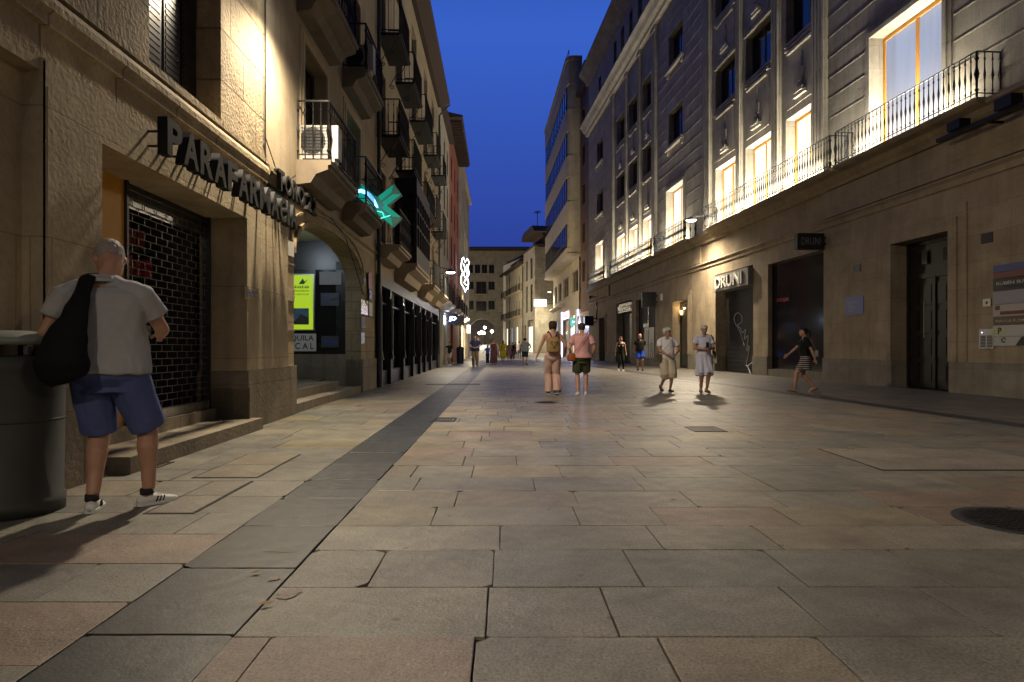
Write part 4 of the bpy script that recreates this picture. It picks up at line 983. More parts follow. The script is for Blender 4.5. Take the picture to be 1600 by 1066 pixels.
def person(label, pos, rz, Ht=1.7, w=1.0, dp=1.0, belly=0.0, fem=False, feet=None, hands=None, lean=0.0, side=0.0, head=(0,0,0), skin='a', top=('tee', (.4,.4,.4)), bottom=('shorts', (.1,.1,.2)),
           hair=('short', (.1,.06,.03)), shoes=((.6,.6,.6), (.7,.7,.7)), vox=.013, fine=False, group=None, face=True, cat='person', hsc=1.04):
    t = thing('person', label, cat, pos, rz, group); s = Ht/1.75
    fs = feet or [(-.10,.02,0,0,8), (.10,-.02,0,0,-8)]
    hs = hands or [(-.24*w,.04,.80), (.24*w,.04,.80)]
    V = lambda x, y, z: Vector((x, y, z))*s
    def T(z): return Vector((side*max(0, z-.9), lean*max(0, z-.9), 0))
    sink = 0
    for f in fs:
        dx, dy = f[0], f[1]; need = sqrt(max(0, .835**2 - dy*dy - (abs(dx)-.09)**2)); hipz = .09+f[2]+need; sink = max(sink, .90-hipz) if f[3] < 20 else sink
    sink = max(0, min(.12, sink))
    def Tz(z): return z - sink
    B = MB(); J = {}
    # legs
    for i, (sx, f) in enumerate(zip((-1, 1), fs)):
        hip = V(sx*.088*(.5+.5*w), 0, Tz(.90)); ya = radians(f[4]); pi_ = radians(f[3])
        fd = Vector((-sin(ya)*cos(pi_), cos(ya)*cos(pi_), -sin(pi_)))
        ank = V(f[0], f[1], .095+f[2]); 
        kn, ank = ik(hip, ank, .435*s, .42*s, Vector((-sin(ya)*.4, 1, 0)))
        J['hip%d' % i], J['kn%d' % i], J['ank%d' % i], J['fd%d' % i] = hip, kn, ank, fd
        lw = (.6+.4*w)*s; mid = hip.lerp(kn, .45); calf = kn.lerp(ank, .3) + Vector((0,-.014*s,0))
        limb(B, [hip, mid, kn.lerp(hip, .1), kn, calf, kn.lerp(ank, .62), ank.lerp(kn, .06)], [.092*lw, .078*lw, .060*lw, .056*lw, .058*lw, .043*lw, .036*lw], 14)
        limb(B, [ank + Vector((0,0,-.035*s)) - fd*.03*s, ank + Vector((0,0,-(.04 if (shoes and len(shoes) > 2) else .056)*s)) + fd*(.09 if (shoes and len(shoes) > 2) else .06)*s, ank + Vector((0,0,-.060*s)) + fd*(.155 if (shoes and len(shoes) > 2) else .10)*s], [.032*s, .026*s, .018*s], 10)
    # torso
    hipk = 1.07 if fem else 1.0; wk = .90 if fem else 1.0
    def sections(infl=0.0, z0=.80, z1=1.5, ex=0.0):
        out = []
        for z, rx, ry, cy in TORSO:
            if z < z0-1e-6 or z > z1+1e-6: continue
            k = hipk if z < 1.0 else (wk if z < 1.2 else (.93 if fem else 1))
            kk = w if z < 1.42 else (.5+.5*w); b_ = belly*math.exp(-((z-1.08)/.13)**2)
            c = T(z); out.append((Tz(z)*s, c.x*s, (cy + b_*.6)*s + c.y*s, (rx*k*kk+infl+b_*.3)*s, (ry*dp*(.6+.4*kk)+infl+b_*.5)*s))
        return out
    B.loft(sections(), 24)
    if fem:
        for sx in (-1, 1): B.ell(V(sx*.075, .072*dp, Tz(1.27)) + T(1.27)*s, .058*s, .048*s, .058*s)
    c14 = T(1.42)*s; nk = V(0, -.005, Tz(1.47)) + c14
    hp = V(0, .02+head[2], Tz(1.635)) + T(1.6)*s
    HM = Matrix.Rotation(radians(head[0]), 3, 'Z') @ Matrix.Rotation(radians(-head[1]), 3, 'X')
    limb(B, [nk, hp + HM @ (Vector((0,-.02,-.07))*s)], [.058*s, .054*s], 12)
    hs_ = s*hsc
    def head_loft(mb, infl=0.0, zlo=-9):
        q = MB(); q.loft([(z, 0, cy, rx+infl, ry+infl) for z, cy, rx, ry in HEADS if z > zlo], 22)
        mb.add([hp + HM @ (Vector(v)*hs_) for v in q.v], q.f)
    head_loft(B)
    hl = lambda x, y, z: hp + HM @ (Vector((x, y, z))*hs_)
    limb(B, [hl(0,.088,.022), hl(0,.104,-.008), hl(0,.108,-.022)], [.008*s,.010*s,.014*s], 8)
    for sx in (-1, 1):
        B.ell(hl(sx*.074,-.008,-.008), .011*s, .020*s, .031*s, M=HM); B.ell(hl(sx*.03,.082,.034), .026*s, .014*s, .009*s, M=HM); B.ell(hl(sx*.04,.06,-.03), .024*s, .024*s, .022*s, M=HM)
    B.ell(hl(0,.086,-.057), .026*s, .012*s, .011*s, M=HM); B.ell(hl(0,.072,-.098), .022*s, .016*s, .016*s, M=HM)
    for sx in (-1, 1): limb(B, [V(sx*.025,-.01,Tz(1.475))+c14, V(sx*.09,-.01,Tz(1.44))+c14, V(sx*(.15*(.5+.5*w)),-.008,Tz(1.415))+c14], [.045*s,.045*s,.05*s], 10)
    # arms
    for i, (sx, h_) in enumerate(zip((-1, 1), hs)):
        sh = V(sx*(.185*(.45+.55*w)), -.005, Tz(1.405)) + c14
        wr = V(h_[0], h_[1], h_[2]) + Vector((0,0,-sink*s))
        pole = Vector(h_[3]) if len(h_) > 3 and h_[3] else Vector((sx*.45, -1, -.1))
        el, wr = ik(sh, wr, .285*s, .25*s, pole); aw = (.55+.45*w)*s
        limb(B, [V(sx*.10, -.005, Tz(1.41)) + c14, sh, sh.lerp(el, .4), el], [.052*aw, .054*aw, .046*aw, .038*aw], 12)
        limb(B, [el, el.lerp(wr, .3), wr], [.039*aw, .038*aw, .026*aw], 12)
        J['sh%d' % i], J['el%d' % i], J['wr%d' % i] = sh, el, wr
        fd = (wr-el).normalized(); curl = h_[4] if len(h_) > 4 else .7
        inn = Vector((-sx, 0, 0)); upv = (-inn + inn*0).normalized(); upv = (Vector((sx,0,0)) - fd*fd.x*sx).normalized()
        sd = fd.cross(upv)*(-1 if sx < 0 else 1)
        sd = sd if sd.dot(Vector((0,1,.3))) > 0 else -sd
        if len(h_) > 5 and h_[5]: fd = Vector(h_[5]).normalized(); upv = Vector((0,0,1)); sd = Vector((-sx,0,0)) if abs(fd.y) > .5 else Vector((0,1,0))
        hand(B, wr, fd, sd, upv, s*(1.0 if not fem else .93), curl, 1.0 if fine else 1.2)
    sm = skinmat('skin_'+skin, SK[skin])
    me = remeshed(B, 'body', vox*s, 3 if fine else 2); me.materials.append(sm); link('body', me, t)
    zs = lambda z: Tz(z)*s
    def bust(q):
        if fem:
            for sx in (-1, 1): q.ell(V(sx*.075, .072*dp, Tz(1.27)) + T(1.27)*s, .076*s, .066*s, .076*s)
    def yoke(q, e=.02):
        for sx in (-1, 1): limb(q, [V(sx*.055,-.01,Tz(1.455))+c14, V(sx*.10,-.01,Tz(1.435))+c14, V(sx*(.16*(.5+.5*w)),-.008,Tz(1.412))+c14], [(.045+e)*s,(.046+e)*s,(.05+e)*s], 12)
    def fold(a=.006, fx=9, fz=4):
        sd_ = rnd.uniform(0, 50)
        return lambda co: a*.35 + noise.noise(Vector((co.x*fx+sd_, co.y*fx, co.z*fz)))*a + noise.noise(Vector((co.x*26, co.y*26+sd_, co.z*14)))*a*.35
    def cmesh(mb, name, mat, v_=None, it=3, disp=None, parent=None):
        me = remeshed(mb, name, v_ or vox*s, it, disp or fold()); me.materials.append(mat); return link(name, me, parent or t)
    # upper garment
    kind, tcol = top[0], top[1]; tm = M[tcol] if isinstance(tcol, str) else cloth('cloth_%02d%02d%02d' % tuple(int(c*99) for c in tcol), tcol)
    hem = top[2] if len(top) > 2 else .86
    if kind in ('tee', 'shirt', 'polo', 'blouse'):
        q = MB(); sec = [x for x in sections(.022, .80, 1.455)]
        keep = [x for x in sec if x[0] >= zs(hem)]
        lo = sections(.03, .80, 1.5); c0 = keep[0]
        fl_ = .012 if kind != 'blouse' else .03
        keep = [(zs(hem), c0[1], c0[2], c0[3]+fl_*s, c0[4]+fl_*s)] + [(a, b, c, d+(.012*s if a < zs(1.15) else 0), e+(.012*s if a < zs(1.15) else 0)) for a, b, c, d, e in keep if a > zs(hem)+.02]
        q.loft(keep, 28)
        for i in (0, 1):
            sh, el = J['sh%d' % i], J['el%d' % i]; ln = .62 if kind != 'long' else 1
            aw = (.55+.45*w)*s; q.sweep([sh - (el-sh)*.12 , sh.lerp(el,.02), sh.lerp(el, .35), sh.lerp(el, ln)], [.045*aw, .069*aw, .070*aw, .074*aw], 18)
        yoke(q); bust(q)
        if kind in ('polo', 'shirt'):
            q.loft([(zs(1.455), c14.x, c14.y-.004*s, .082*s*(.6+.4*w), .072*s), (zs(1.50), c14.x, c14.y-.012*s, .066*s, .064*s)], 20)
        tp = cmesh(q, {'tee':'t_shirt'}.get(kind, kind), tm, disp=fold((.007 if kind != 'blouse' else .012) if not fine else .013, 8, 4))
        if kind in ('polo', 'shirt'):
            cl = MB(); n = 18; a0 = .5
            cs_ = 1 + .45*(w-1) + (.10 if fine else 0)
            for (r0, r1, z0, z1) in ((.068*cs_,.081*cs_,1.518,1.478),):
                P0 = [Vector((c14.x + r0*s*cos(a), c14.y-.012*s + r0*s*sin(a), zs(z0))) for a in [pi/2+a0+(2*pi-2*a0)*k/n for k in range(n+1)]]
                P1 = [Vector((c14.x + r1*1.12*s*cos(a), c14.y-.012*s + r1*1.05*s*sin(a), zs(z1)-.0*s)) for a in [pi/2+a0*.6+(2*pi-1.2*a0)*k/n for k in range(n+1)]]
                for k in range(n):
                    for (A0, A1, B0, B1) in ((P0[k], P0[k+1], P1[k], P1[k+1]),): cl.add([A0, A1, B1, B0, A0*1.0+Vector((0,0,.004)), A1+Vector((0,0,.004)), B1+Vector((0,0,-.004)), B0+Vector((0,0,-.004))], [(0,1,2,3),(4,7,6,5),(3,2,6,7)])
            cl.build('collar', tm, tp, True)
    elif kind == 'tank':
        q = MB(); q.loft([x for x in sections(.012, .80, 1.40) if x[0] >= zs(hem)], 26)
        for sx in (-1, 1): limb(q, [V(sx*.085, .06, Tz(1.36))+c14, V(sx*.095, 0, Tz(1.455))+c14, V(sx*.085,-.06,Tz(1.38))+c14], [.02*s,.018*s,.02*s], 8)
        cmesh(q, 'tank_top', tm)
    elif kind in ('dress', 'frock'):
        hemz = top[2]; fl_ = top[3] if len(top) > 3 else .20
        q = MB(); up_ = sections(.026, .93, 1.44)
        secs = [(zs(hemz), 0, .02*s, fl_*s, fl_*.82*s), ((zs(hemz)+zs(.93))/2, 0, .01*s, (fl_+.185)/2*s, (fl_*.82+.15)/2*s)] + up_
        q.loft(secs, 30)
        bust(q)
        if kind == 'frock':
            yoke(q, .016)
            for i in (0, 1):
                sh, el = J['sh%d' % i], J['el%d' % i]; q.sweep([sh + (V((-1,1)[i]*-.07, 0, 0)), sh, sh.lerp(el, .6)], [.064*s, .066*s, .075*s], 14)
        n_ = top[4] if len(top) > 4 else 11
        for i in (0, 1):
            h0, k0, a0 = J['hip%d' % i], J['kn%d' % i], J['ank%d' % i]
            pts_ = [h0, h0.lerp(k0, .5), k0]; hz2 = zs(hemz)+.01
            if k0.z < hz2: f_ = (h0.z-hz2)/max(.01, h0.z-k0.z); pts_ = [h0, h0.lerp(k0, f_*.5), h0.lerp(k0, f_)]
            elif k0.z-hz2 > .05: f_ = (k0.z-hz2)/max(.01, k0.z-a0.z); pts_.append(k0.lerp(a0, min(f_, .95)))
            q.sweep(pts_, [(.118 if j == 0 else (.105 if j == 1 else .098))*s*(.6+.4*w) for j in range(len(pts_))], 14)
        def drape(co, zc=zs(1.0)):
            k = max(0, min(1, (zc-co.z)/(.5*s))); a = math.atan2(co.y, co.x)
            return sin(a*n_ + noise.noise(co*3)*2)*.018*k*s + noise.noise(co*9)*.006 + .003
        cmesh(q, 'dress', tm, disp=drape)
    elif kind == 'overall':      # strappy jumpsuit: bodice and wide trousers in one cloth
        q = MB(); q.loft(sections(.020, .80, 1.24), 26); bust(q)
        for i in (0, 1):
            h0, k0, a0 = J['hip%d' % i], J['kn%d' % i], J['ank%d' % i]
            q.sweep([h0+Vector((0,0,.05)), h0.lerp(k0,.5), k0, k0.lerp(a0,.6), a0 + Vector((0,0,-.035*s))], [.118*s, .104*s, .092*s, .098*s, .108*s], 18)
        def drp(co):
            k = max(0, min(1, (zs(.8)-co.z)/(.5*s)))
            return noise.noise(Vector((co.x*13, co.y*13, co.z*2.0)))*.026*k + noise.noise(co*8)*.007
        cmesh(q, 'jumpsuit', tm, disp=drp)
        g_ = MB()
        for sx in (-1, 1): limb(g_, [V(sx*.09,.09,Tz(1.2)), V(sx*.085,.03,Tz(1.455))+c14*.8, V(sx*.05,-.10,Tz(1.25))], [.010*s]*3, 6)
        g_.build('shoulder_strap', tm, t, True)
    # lower garment
    if bottom:
        bk, bcol = bottom[0], bottom[1]; bm = M[bcol] if isinstance(bcol, str) else cloth('cloth_%02d%02d%02d' % tuple(int(c*99) for c in bcol), bcol)
        q = MB()
        if bk in ('shorts', 'bermuda', 'trousers', 'culottes'):
            secs = sections(.014, .80, 1.02); q.loft([(secs[0][0]-.03*s, 0, 0, secs[0][3]*1.3, secs[0][4]*1.2)] + secs, 26)
            wd = {'shorts': (.118,.112,.112), 'bermuda': (.112,.100,.094), 'trousers': (.108,.088,.078), 'culottes': (.128,.125,.125)}[bk]; lw = (.55+.45*w)
            fr = bottom[2] if len(bottom) > 2 else {'shorts': .62, 'bermuda': .98, 'trousers': 1, 'culottes': 1}[bk]
            for i in (0, 1):
                h0, k0, a0 = J['hip%d' % i], J['kn%d' % i], J['ank%d' % i]
                if bk == 'trousers': q.sweep([h0+Vector((0,0,.05*s)), h0.lerp(k0,.5), k0, k0.lerp(a0,.5), a0+Vector((0,0,-.02*s))], [wd[0]*lw*s, .092*lw*s, wd[1]*lw*s, .082*lw*s, wd[2]*lw*s], 16)
                elif bk == 'culottes': q.sweep([h0+Vector((0,0,.05*s)), h0.lerp(k0,.5), k0, k0.lerp(a0,.22)], [wd[0]*lw*s, wd[1]*lw*s, wd[1]*lw*s, wd[2]*lw*s], 16)
                else: e = h0.lerp(k0, fr); q.sweep([h0+Vector((0,0,.05*s)), h0.lerp(e, .5), e + Vector((0,0,.0))], [wd[0]*lw*s, wd[1]*lw*s, wd[2]*lw*s], 16)
            cmesh(q, {'bermuda': 'shorts', 'culottes': 'trousers'}.get(bk, bk), bm, disp=fold(.009, 9, 4))
        elif bk == 'leggings':
            q.loft(sections(.008, .80, 1.04), 24)
            for i in (0, 1):
                h0, k0, a0 = J['hip%d' % i], J['kn%d' % i], J['ank%d' % i]; lw = (.6+.4*w)*s
                limb(q, [h0, h0.lerp(k0,.45), k0, k0.lerp(a0,.3)+Vector((0,-.014*s,0)), a0.lerp(k0,.1)], [.1*lw,.085*lw,.063*lw,.065*lw,.045*lw], 14)
            cmesh(q, 'leggings', bm, disp=fold(.003))
        elif bk == 'skirt':
            hz_ = bottom[2]; up_ = sections(.014, .93, 1.06); q.loft([(zs(hz_), 0, 0, .20*w*s, .155*s), (zs((hz_+.93)/2), 0, 0, .198*w*s, .152*s)] + up_, 26)
            for i in (0, 1): h0, k0 = J['hip%d' % i], J['kn%d' % i]; f_ = min(1, (h0.z-zs(hz_))/max(.01, h0.z-k0.z)); q.sweep([h0, h0.lerp(k0, f_*.5), h0.lerp(k0, f_)], [.112*s, .100*s, .092*s], 14)
            cmesh(q, 'skirt', bm, disp=fold(.005))
    # shoes
    if shoes:
        um = cloth('shoe_%02d%02d%02d' % tuple(int(c*99) for c in shoes[0]), shoes[0], .5); so = cloth('sole_%02d%02d%02d' % tuple(int(c*99) for c in shoes[1]), shoes[1], .6)
        for i in (0, 1):
            a0, fd = J['ank%d' % i], J['fd%d' % i]; sd = fd.cross(Vector((0,0,1))).normalized(); up = sd.cross(fd)
            base = a0 - up*.095*s
            st = len(shoes) > 2 and shoes[2] == 'sandal'
            q = MB()
            prof = [(-.075,.020,.050),(-.06,.034,.062),(-.01,.037,.070),(.045,.040,.062),(.09,.045,.046),(.135,.046,.036),(.17,.036,.028),(.19,.016,.020)]
            if not st:
                vs = []; n = 14; fs_ = []
                for (d_, rw, hh) in prof:
                    for k in range(n):
                        a = 2*pi*k/n; z_ = sin(a); vs.append(base + fd*d_*s + sd*cos(a)*rw*s*(1 if z_ < 0 else .93) + up*((.012 + hh*.5 + (hh*.5)*z_))*s)
                for j in range(len(prof)-1):
                    for k in range(n): a_ = j*n+k; b_ = j*n+(k+1) % n; fs_.append((a_, b_, b_+n, a_+n))
                fs_ += [tuple(range(n-1,-1,-1)), tuple(range((len(prof)-1)*n, len(prof)*n))]
                q.add(vs, fs_); sh_ = q.build('shoe', um, t, True)
                if fine:
                    c_ = MB(); c_.sweep([base + up*.075*s - fd*.012*s, base + up*.115*s - fd*.016*s], [.042*s, .040*s], 16); c_.build('collar_padding', cloth('sock_dark', (.03,.03,.035)), sh_, True)
                    c_ = MB()
                    for j in range(3): 
                        for sg in (-1, 1): c_.sweep([base + fd*(.03+.022*j)*s + sd*sg*(.0415)*s + up*.022*s, base + fd*(.045+.022*j)*s + sd*sg*.036*s + up*.055*s], [.0045*s]*2, 5)
                    c_.build('side_stripe', cloth('stripe_black', (.02,.02,.02)), sh_)
                    c_ = MB()
                    for j in range(4): c_.sweep([base + fd*(.055+.02*j)*s + sd*.022*s + up*(.072-.008*j)*s, base + fd*(.055+.02*j)*s - sd*.022*s + up*(.072-.008*j)*s], [.004*s]*2, 5)
                    c_.build('lace', um, sh_)
            else:
                for d_, z_ in ((.02,.075),(.10,.05)):
                    q.sweep([base + fd*d_*s + sd*(.044*cos(a))*s + up*(.012+z_*sin(a))*s for a in [pi*k/8 for k in range(9)]], [.007*s]*9, 5)
                q.sweep([base - fd*.055*s + sd*(.04*cos(a))*s + up*(.09)*s - fd*(.025*sin(a))*s for a in [pi*k/8 for k in range(9)]], [.005*s]*9, 5)
                sh_ = q.build('sandal', um, t, True)
            q = MB(); out = []
            for (d_, rw, hh) in prof: out.append(base + fd*d_*s + sd*rw*1.08*s)
            for (d_, rw, hh) in prof[::-1]: out.append(base + fd*d_*s - sd*rw*1.08*s)
            n = len(out); q.add([p + up*.002*s for p in out] + [p + up*.024*s for p in out], [tuple(range(n-1,-1,-1)), tuple(range(n, 2*n))] + [(k, (k+1) % n, (k+1) % n+n, k+n) for k in range(n)])
            q.build('sole', so, sh_)
    # hair
    hk, hc = hair[0], hair[1]
    if hk != 'bald':
        hm = cloth('hair_%02d%02d%02d' % tuple(int(c*99) for c in hc), hc, .6, .45); infl = {'short': .014, 'thin': .0015, 'bob': .022, 'bun': .010, 'long': .014, 'pony': .010, 'wavy': .024}[hk]
        q = MB(); head_loft(q, infl, -.12)
        if hk in ('bob', 'wavy'): q.ell(hl(0,-.03,.02), .088*hs_, .092*hs_, .10*hs_, M=HM)
        low = {'short': -.055, 'thin': -.04, 'bob': -.09, 'bun': -.06, 'long': -.10, 'pony': -.06, 'wavy': -.07}[hk]
        if hk == 'bun': q.ell(hl(0,-.10,.05), .042*hs_, .042*hs_, .042*hs_)
        if hk == 'pony': limb(q, [hl(0,-.10,.05), hl(0,-.15,.0), hl(0,-.15,-.10), hl(0,-.13,-.20)], [.025*s,.036*s,.034*s,.012*s], 10)
        if hk == 'long': q.sweep([hl(0,-.06,.02), hl(0,-.075,-.08), hl(0,-.085,-.18), hl(0,-.08,-.24)], [(.078*s,.05*s),(.085*s,.045*s),(.08*s,.035*s),(.05*s,.02*s)], 16)
        me = remeshed(q, 'hair', max(.007, vox*.8)*s, 2, hair_disp({'wavy': .022, 'bob': .010}.get(hk, .006), 55 if hk != 'wavy' else 24))
        bm_ = bmesh.new(); bm_.from_mesh(me); HI = HM.inverted(); kill = []
        for f in bm_.faces:
            c = HI @ (f.calc_center_median()-hp)/hs_
            yy = c.y
            if yy > .03: lim = .052 + (.012 if hk == 'thin' else 0)
            elif yy > -.01: lim = .052 + (yy-.03)/.04*(.052-low*.3)
            else: lim = low*.3 + (yy+.01)/.05*(low*.3-low)*1.0 if yy > -.06 else low
            if hk in ('long',) and yy < 0: lim = -9
            if hk == 'pony' and yy < -.07: lim = -9
            if hk == 'bob' and yy < .035: lim = -.085
            if c.z < lim + noise.noise(c*38)*.016: kill.append(f)
        bmesh.ops.delete(bm_, geom=kill, context='FACES'); bm_.to_mesh(me); bm_.free(); me.materials.append(hm); link('hair', me, t)
    if face:
        for sx in (-1, 1):
            q = MB(); q.ell(hl(sx*.030,.089,.014), .013*s, .007*s, .0065*s, 10, 6, HM); e_ = q.build('eye', cloth('eye_dark', (.05,.035,.03), .2), t, True)
        q = MB(); q.ell(hl(0,.098,-.057), .022*s, .005*s, .006*s, 10, 6, HM); q.build('mouth', cloth('lip', (.35,.12,.10), .5), t, True)
        q = MB()
        for sx in (-1, 1): limb(q, [hl(sx*.017,.094,.034), hl(sx*.045,.082,.036)], [.0035*s]*2, 6)
        q.build('eyebrow', cloth('brow_%d' % int(hc[0]*99), tuple(c*.7 for c in hc)), t, True)
    t['_'] = 1; del t['_']
    return t, J, s, hl
def gpt(px, py):
    p = on_ground(px, py)
    if p.y > 60:
        for _ in range(12): d = (H-gz(p.y))*FPX/(py-HZ); p = Vector(((px-CXP)*d/FPX, d, gz(d)))
    return p
def bag_thing(owner, name, label, cat, mb, mat, vox=.012, part='body', strap=None, smat=None, disp=.004):
    b = thing(name, label, cat, owner.location, owner.rotation_euler.z)
    me = remeshed(mb, part, vox, 3, lambda co: noise.noise(co*12)*disp); me.materials.append(mat); link(part, me, b)
    if strap:
        q = MB(); P, r = strap; P = [Vector(p) for p in P]
        # smooth the strap through its points
        Q = []
        for i in range(len(P)-1):
            p0 = P[max(0, i-1)]; p1 = P[i]; p2 = P[i+1]; p3 = P[min(len(P)-1, i+2)]
            for k in range(6):
                u = k/6; Q.append(.5*((2*p1)+(p2-p0)*u+(2*p0-5*p1+4*p2-p3)*u*u+(3*p1-p0-3*p2+p3)*u**3))
        Q.append(P[-1]); q.sweep(Q, [r]*len(Q), 8); q.build('strap', smat or mat, b, True)
    return b

# --- the man by the container, seen from behind
SH_W = (.74,.74,.72)
mp_ = Vector((-2.68, 4.52, 0))
man, J, s, hl = person('heavyset grey haired man in grey polo and blue shorts, back turned, by the container', mp_, radians(6), 1.80, 1.36, 1.12, .04,
    feet=[(-.09,.00,0,0,14), (.19,.16,0,0,-42)], hands=[(-.50,.12,.98,(-.1,-.7,-.8),.6,(-.8,.5,-.2)), (.16,.42,1.14,(.9,-.4,-.9),.9,(-.3,.9,.1))], lean=.10, side=-.08, head=(30,54,.07), skin='a',
    top=('polo', (.40,.405,.41), .885), bottom=('bermuda', (.095,.12,.30), .96), hair=('thin', (.31,.28,.26)), shoes=((.74,.74,.72),(.70,.70,.68)), vox=.0085, fine=True, hsc=1.22)
q = MB(); b0 = lambda x, y, z: Vector((x, y, z))
q.sweep([b0(-.075,-.16,1.45), b0(-.075,-.20,1.38), b0(-.095,-.235,1.25), b0(-.125,-.27,1.12), b0(-.135,-.29,.99), b0(-.13,-.28,.90), b0(-.12,-.27,.865)], [(.052,.02), (.062,.03), (.090,.05), (.132,.08), (.166,.105), (.145,.09), (.09,.05)], 24)
bag_thing(man, 'sling_bag', 'large soft black sling bag hanging on the back of the man in the grey polo', 'bag', q, cloth('bag_black', (.008,.008,.009), .8), .012,
    strap=([b0(-.075,-.19,1.38), b0(-.08,-.12,1.49), b0(-.10,-.02,1.56), b0(-.11,.10,1.56), b0(-.08,.22,1.44)], (.05,.008)), disp=.009)
# --- two people walking away
wa_, J, s, hl = person('woman in pale pink strappy jumpsuit walking away with a tan backpack', gpt(864, 617), radians(2), 1.70, .98, 1.0, 0, True,
    feet=[(-.09,.14,0,0,4), (.09,-.10,.02,12,-4)], hands=[(-.42,.12,.80,None,.8), (.30,.16,.98,(.5,-1,-.3),.8)], skin='a', top=('overall', (.56,.37,.32)), bottom=None,
    hair=('bob', (.055,.028,.018)), shoes=((.08,.12,.12),(.6,.6,.58)), vox=.011)
q = MB(); q.loft([(.98,0,-.20,.14,.075),(1.0,0,-.205,.165,.09),(1.12,0,-.205,.165,.10),(1.25,0,-.20,.15,.085),(1.32,0,-.18,.11,.06),(1.34,0,-.17,.05,.03)], 22)
tan = cloth('canvas_tan', (.30,.20,.09), .85)
bk = bag_thing(wa_, 'backpack', 'tan canvas backpack with black straps on the woman in the pink jumpsuit', 'backpack', q, tan, .012)
q = MB()
for sx in (-1, 1): q.sweep([b0(sx*.03,-.17,1.30), b0(sx*.09,-.10,1.44), b0(sx*.11,-.01,1.47), b0(sx*.12,.08,1.38)], [(.018,.005)]*4, 8)
for sx in (-1, 1): q.sweep([b0(sx*.02,-.30,1.20), b0(sx*.07,-.305,1.24), b0(sx*.09,-.30,1.18), b0(sx*.03,-.31,1.16), b0(0,-.31,1.06)], [(.010,.004)]*5, 6)
q.build('strap', cloth('strap_black', (.015,.015,.015)), bk, True)
cg = MB(); cg.sweep([J['wr0']+Vector((-.02,.02,-.10)), J['wr0']+Vector((-.05,.03,-.17))], [.005]*2, 6)
o = cg.build('cigarette', cloth('white_paper', (.8,.8,.78)), None, loc=wa_.location, rot=(0,0,wa_.rotation_euler.z)); tag(o, 'cigarette in the left hand of the woman in the pink jumpsuit', 'cigarette')
wb_, J, s, hl = person('woman in pink t-shirt and dark green shorts walking away with brown bag', gpt(909, 617), radians(-2), 1.66, 1.15, 1.15, .02, True,
    feet=[(-.10,-.06,0,4,6), (.11,.08,0,0,-8)], hands=[(-.25,.10,.95,(-.7,-1,-.2),.8), (.27,.14,.96,(.7,-1,-.2),.8)], skin='a', top=('tee', (.66,.36,.37), .90), bottom=('shorts', (.055,.065,.03), .82),
    hair=('short', (.06,.05,.045)), shoes=((.75,.75,.73),(.72,.72,.7)), vox=.011)
q = MB(); q.loft([(.78,-.24,-.10,.085,.055),(.80,-.24,-.10,.105,.065),(.90,-.24,-.10,.10,.06),(.955,-.24,-.10,.07,.04)], 18)
bag_thing(wb_, 'shoulder_bag', 'brown leather shoulder bag at the hip of the woman in the pink t-shirt', 'bag', q, cloth('leather_brown', (.30,.09,.03), .5), .010,
    strap=([b0(-.22,-.14,.93), b0(-.10,-.185,1.08), b0(.04,-.185,1.28), b0(.13,-.10,1.44), b0(.14,.0,1.46), b0(.10,.10,1.38)], (.012,.005)))
# --- two older women facing the viewer
wc_, J, s, hl = person('grey haired older woman in white shirt and beige culottes, walking', gpt(1042, 612), radians(180+10), 1.58, 1.12, 1.1, .03, True,
    feet=[(-.08,.05,0,0,0), (.09,-.16,.07,38,0)], hands=[(-.20,.22,1.06,(-.9,-.5,-.1),.9), (.10,.24,1.02,(.8,-.6,-.1),.9)], head=(38,4,0), skin='b', top=('blouse', (.80,.80,.84), .80), bottom=('culottes', (.56,.49,.38)),
    hair=('wavy', (.60,.59,.57)), shoes=((.015,.015,.015),(.02,.02,.02)), vox=.011)
q = MB(); q.box(.17,.33,.02,.12,.74,.93); 
bag_thing(wc_, 'crossbody_bag', 'small olive crossbody bag of the older woman in the white shirt', 'bag', q, cloth('olive', (.13,.12,.07)), .010,
    strap=([b0(.25,.10,.92), b0(.15,.19,1.05), b0(.0,.20,1.2), b0(-.10,.12,1.33), b0(-.11,.0,1.38), b0(-.05,-.13,1.2), b0(.2,-.12,.95)], (.010,.004)))
wd_, J, s, hl = person('white haired older woman in light blue dress looking at a phone', gpt(1100, 613), radians(180), 1.64, 1.08, 1.05, .02, True,
    feet=[(-.07,.03,0,0,4), (.07,-.03,0,0,-12)], hands=[(-.02,.26,1.12,(-.9,-.5,-.2),1.0), (.07,.25,1.13,(.9,-.5,-.2),1.0)], head=(0,14,.0), skin='b', top=('frock', (.60,.62,.78), .45, .225, 9), bottom=None,
    hair=('short', (.55,.54,.50)), shoes=((.12,.07,.05),(.10,.06,.04),'sandal'), vox=.011)
q = MB(); q.box(-.035,.035,.30,.31,1.09,1.22); o = q.build('phone', cloth('phone_black', (.02,.02,.02), .3), None, loc=wd_.location, rot=(0,0,wd_.rotation_euler.z)); tag(o, 'dark phone held by the older woman in the blue dress', 'phone')
q = MB(); q.sweep([b0(-.24,-.02,1.02), b0(-.26,-.02,.9), b0(-.26,-.02,.8)], [(.05,.03),(.075,.045),(.07,.04)], 14)
bag_thing(wd_, 'handbag', 'black and cream handbag on the shoulder of the woman in the blue dress', 'bag', q, cloth('bag_dark', (.03,.028,.03)), .010, strap=([b0(-.24,.02,1.0), b0(-.21,.08,1.2), b0(-.17,.03,1.40), b0(-.19,-.09,1.2), b0(-.24,-.05,1.0)], (.012,.005)))
q = MB(); q.box(-.30,-.20,.02,.045,.70,.93); q.build('cream_panel', cloth('cream_cloth', (.55,.5,.38)), [o_ for o_ in S.objects if o_.name.startswith('handbag')][0])
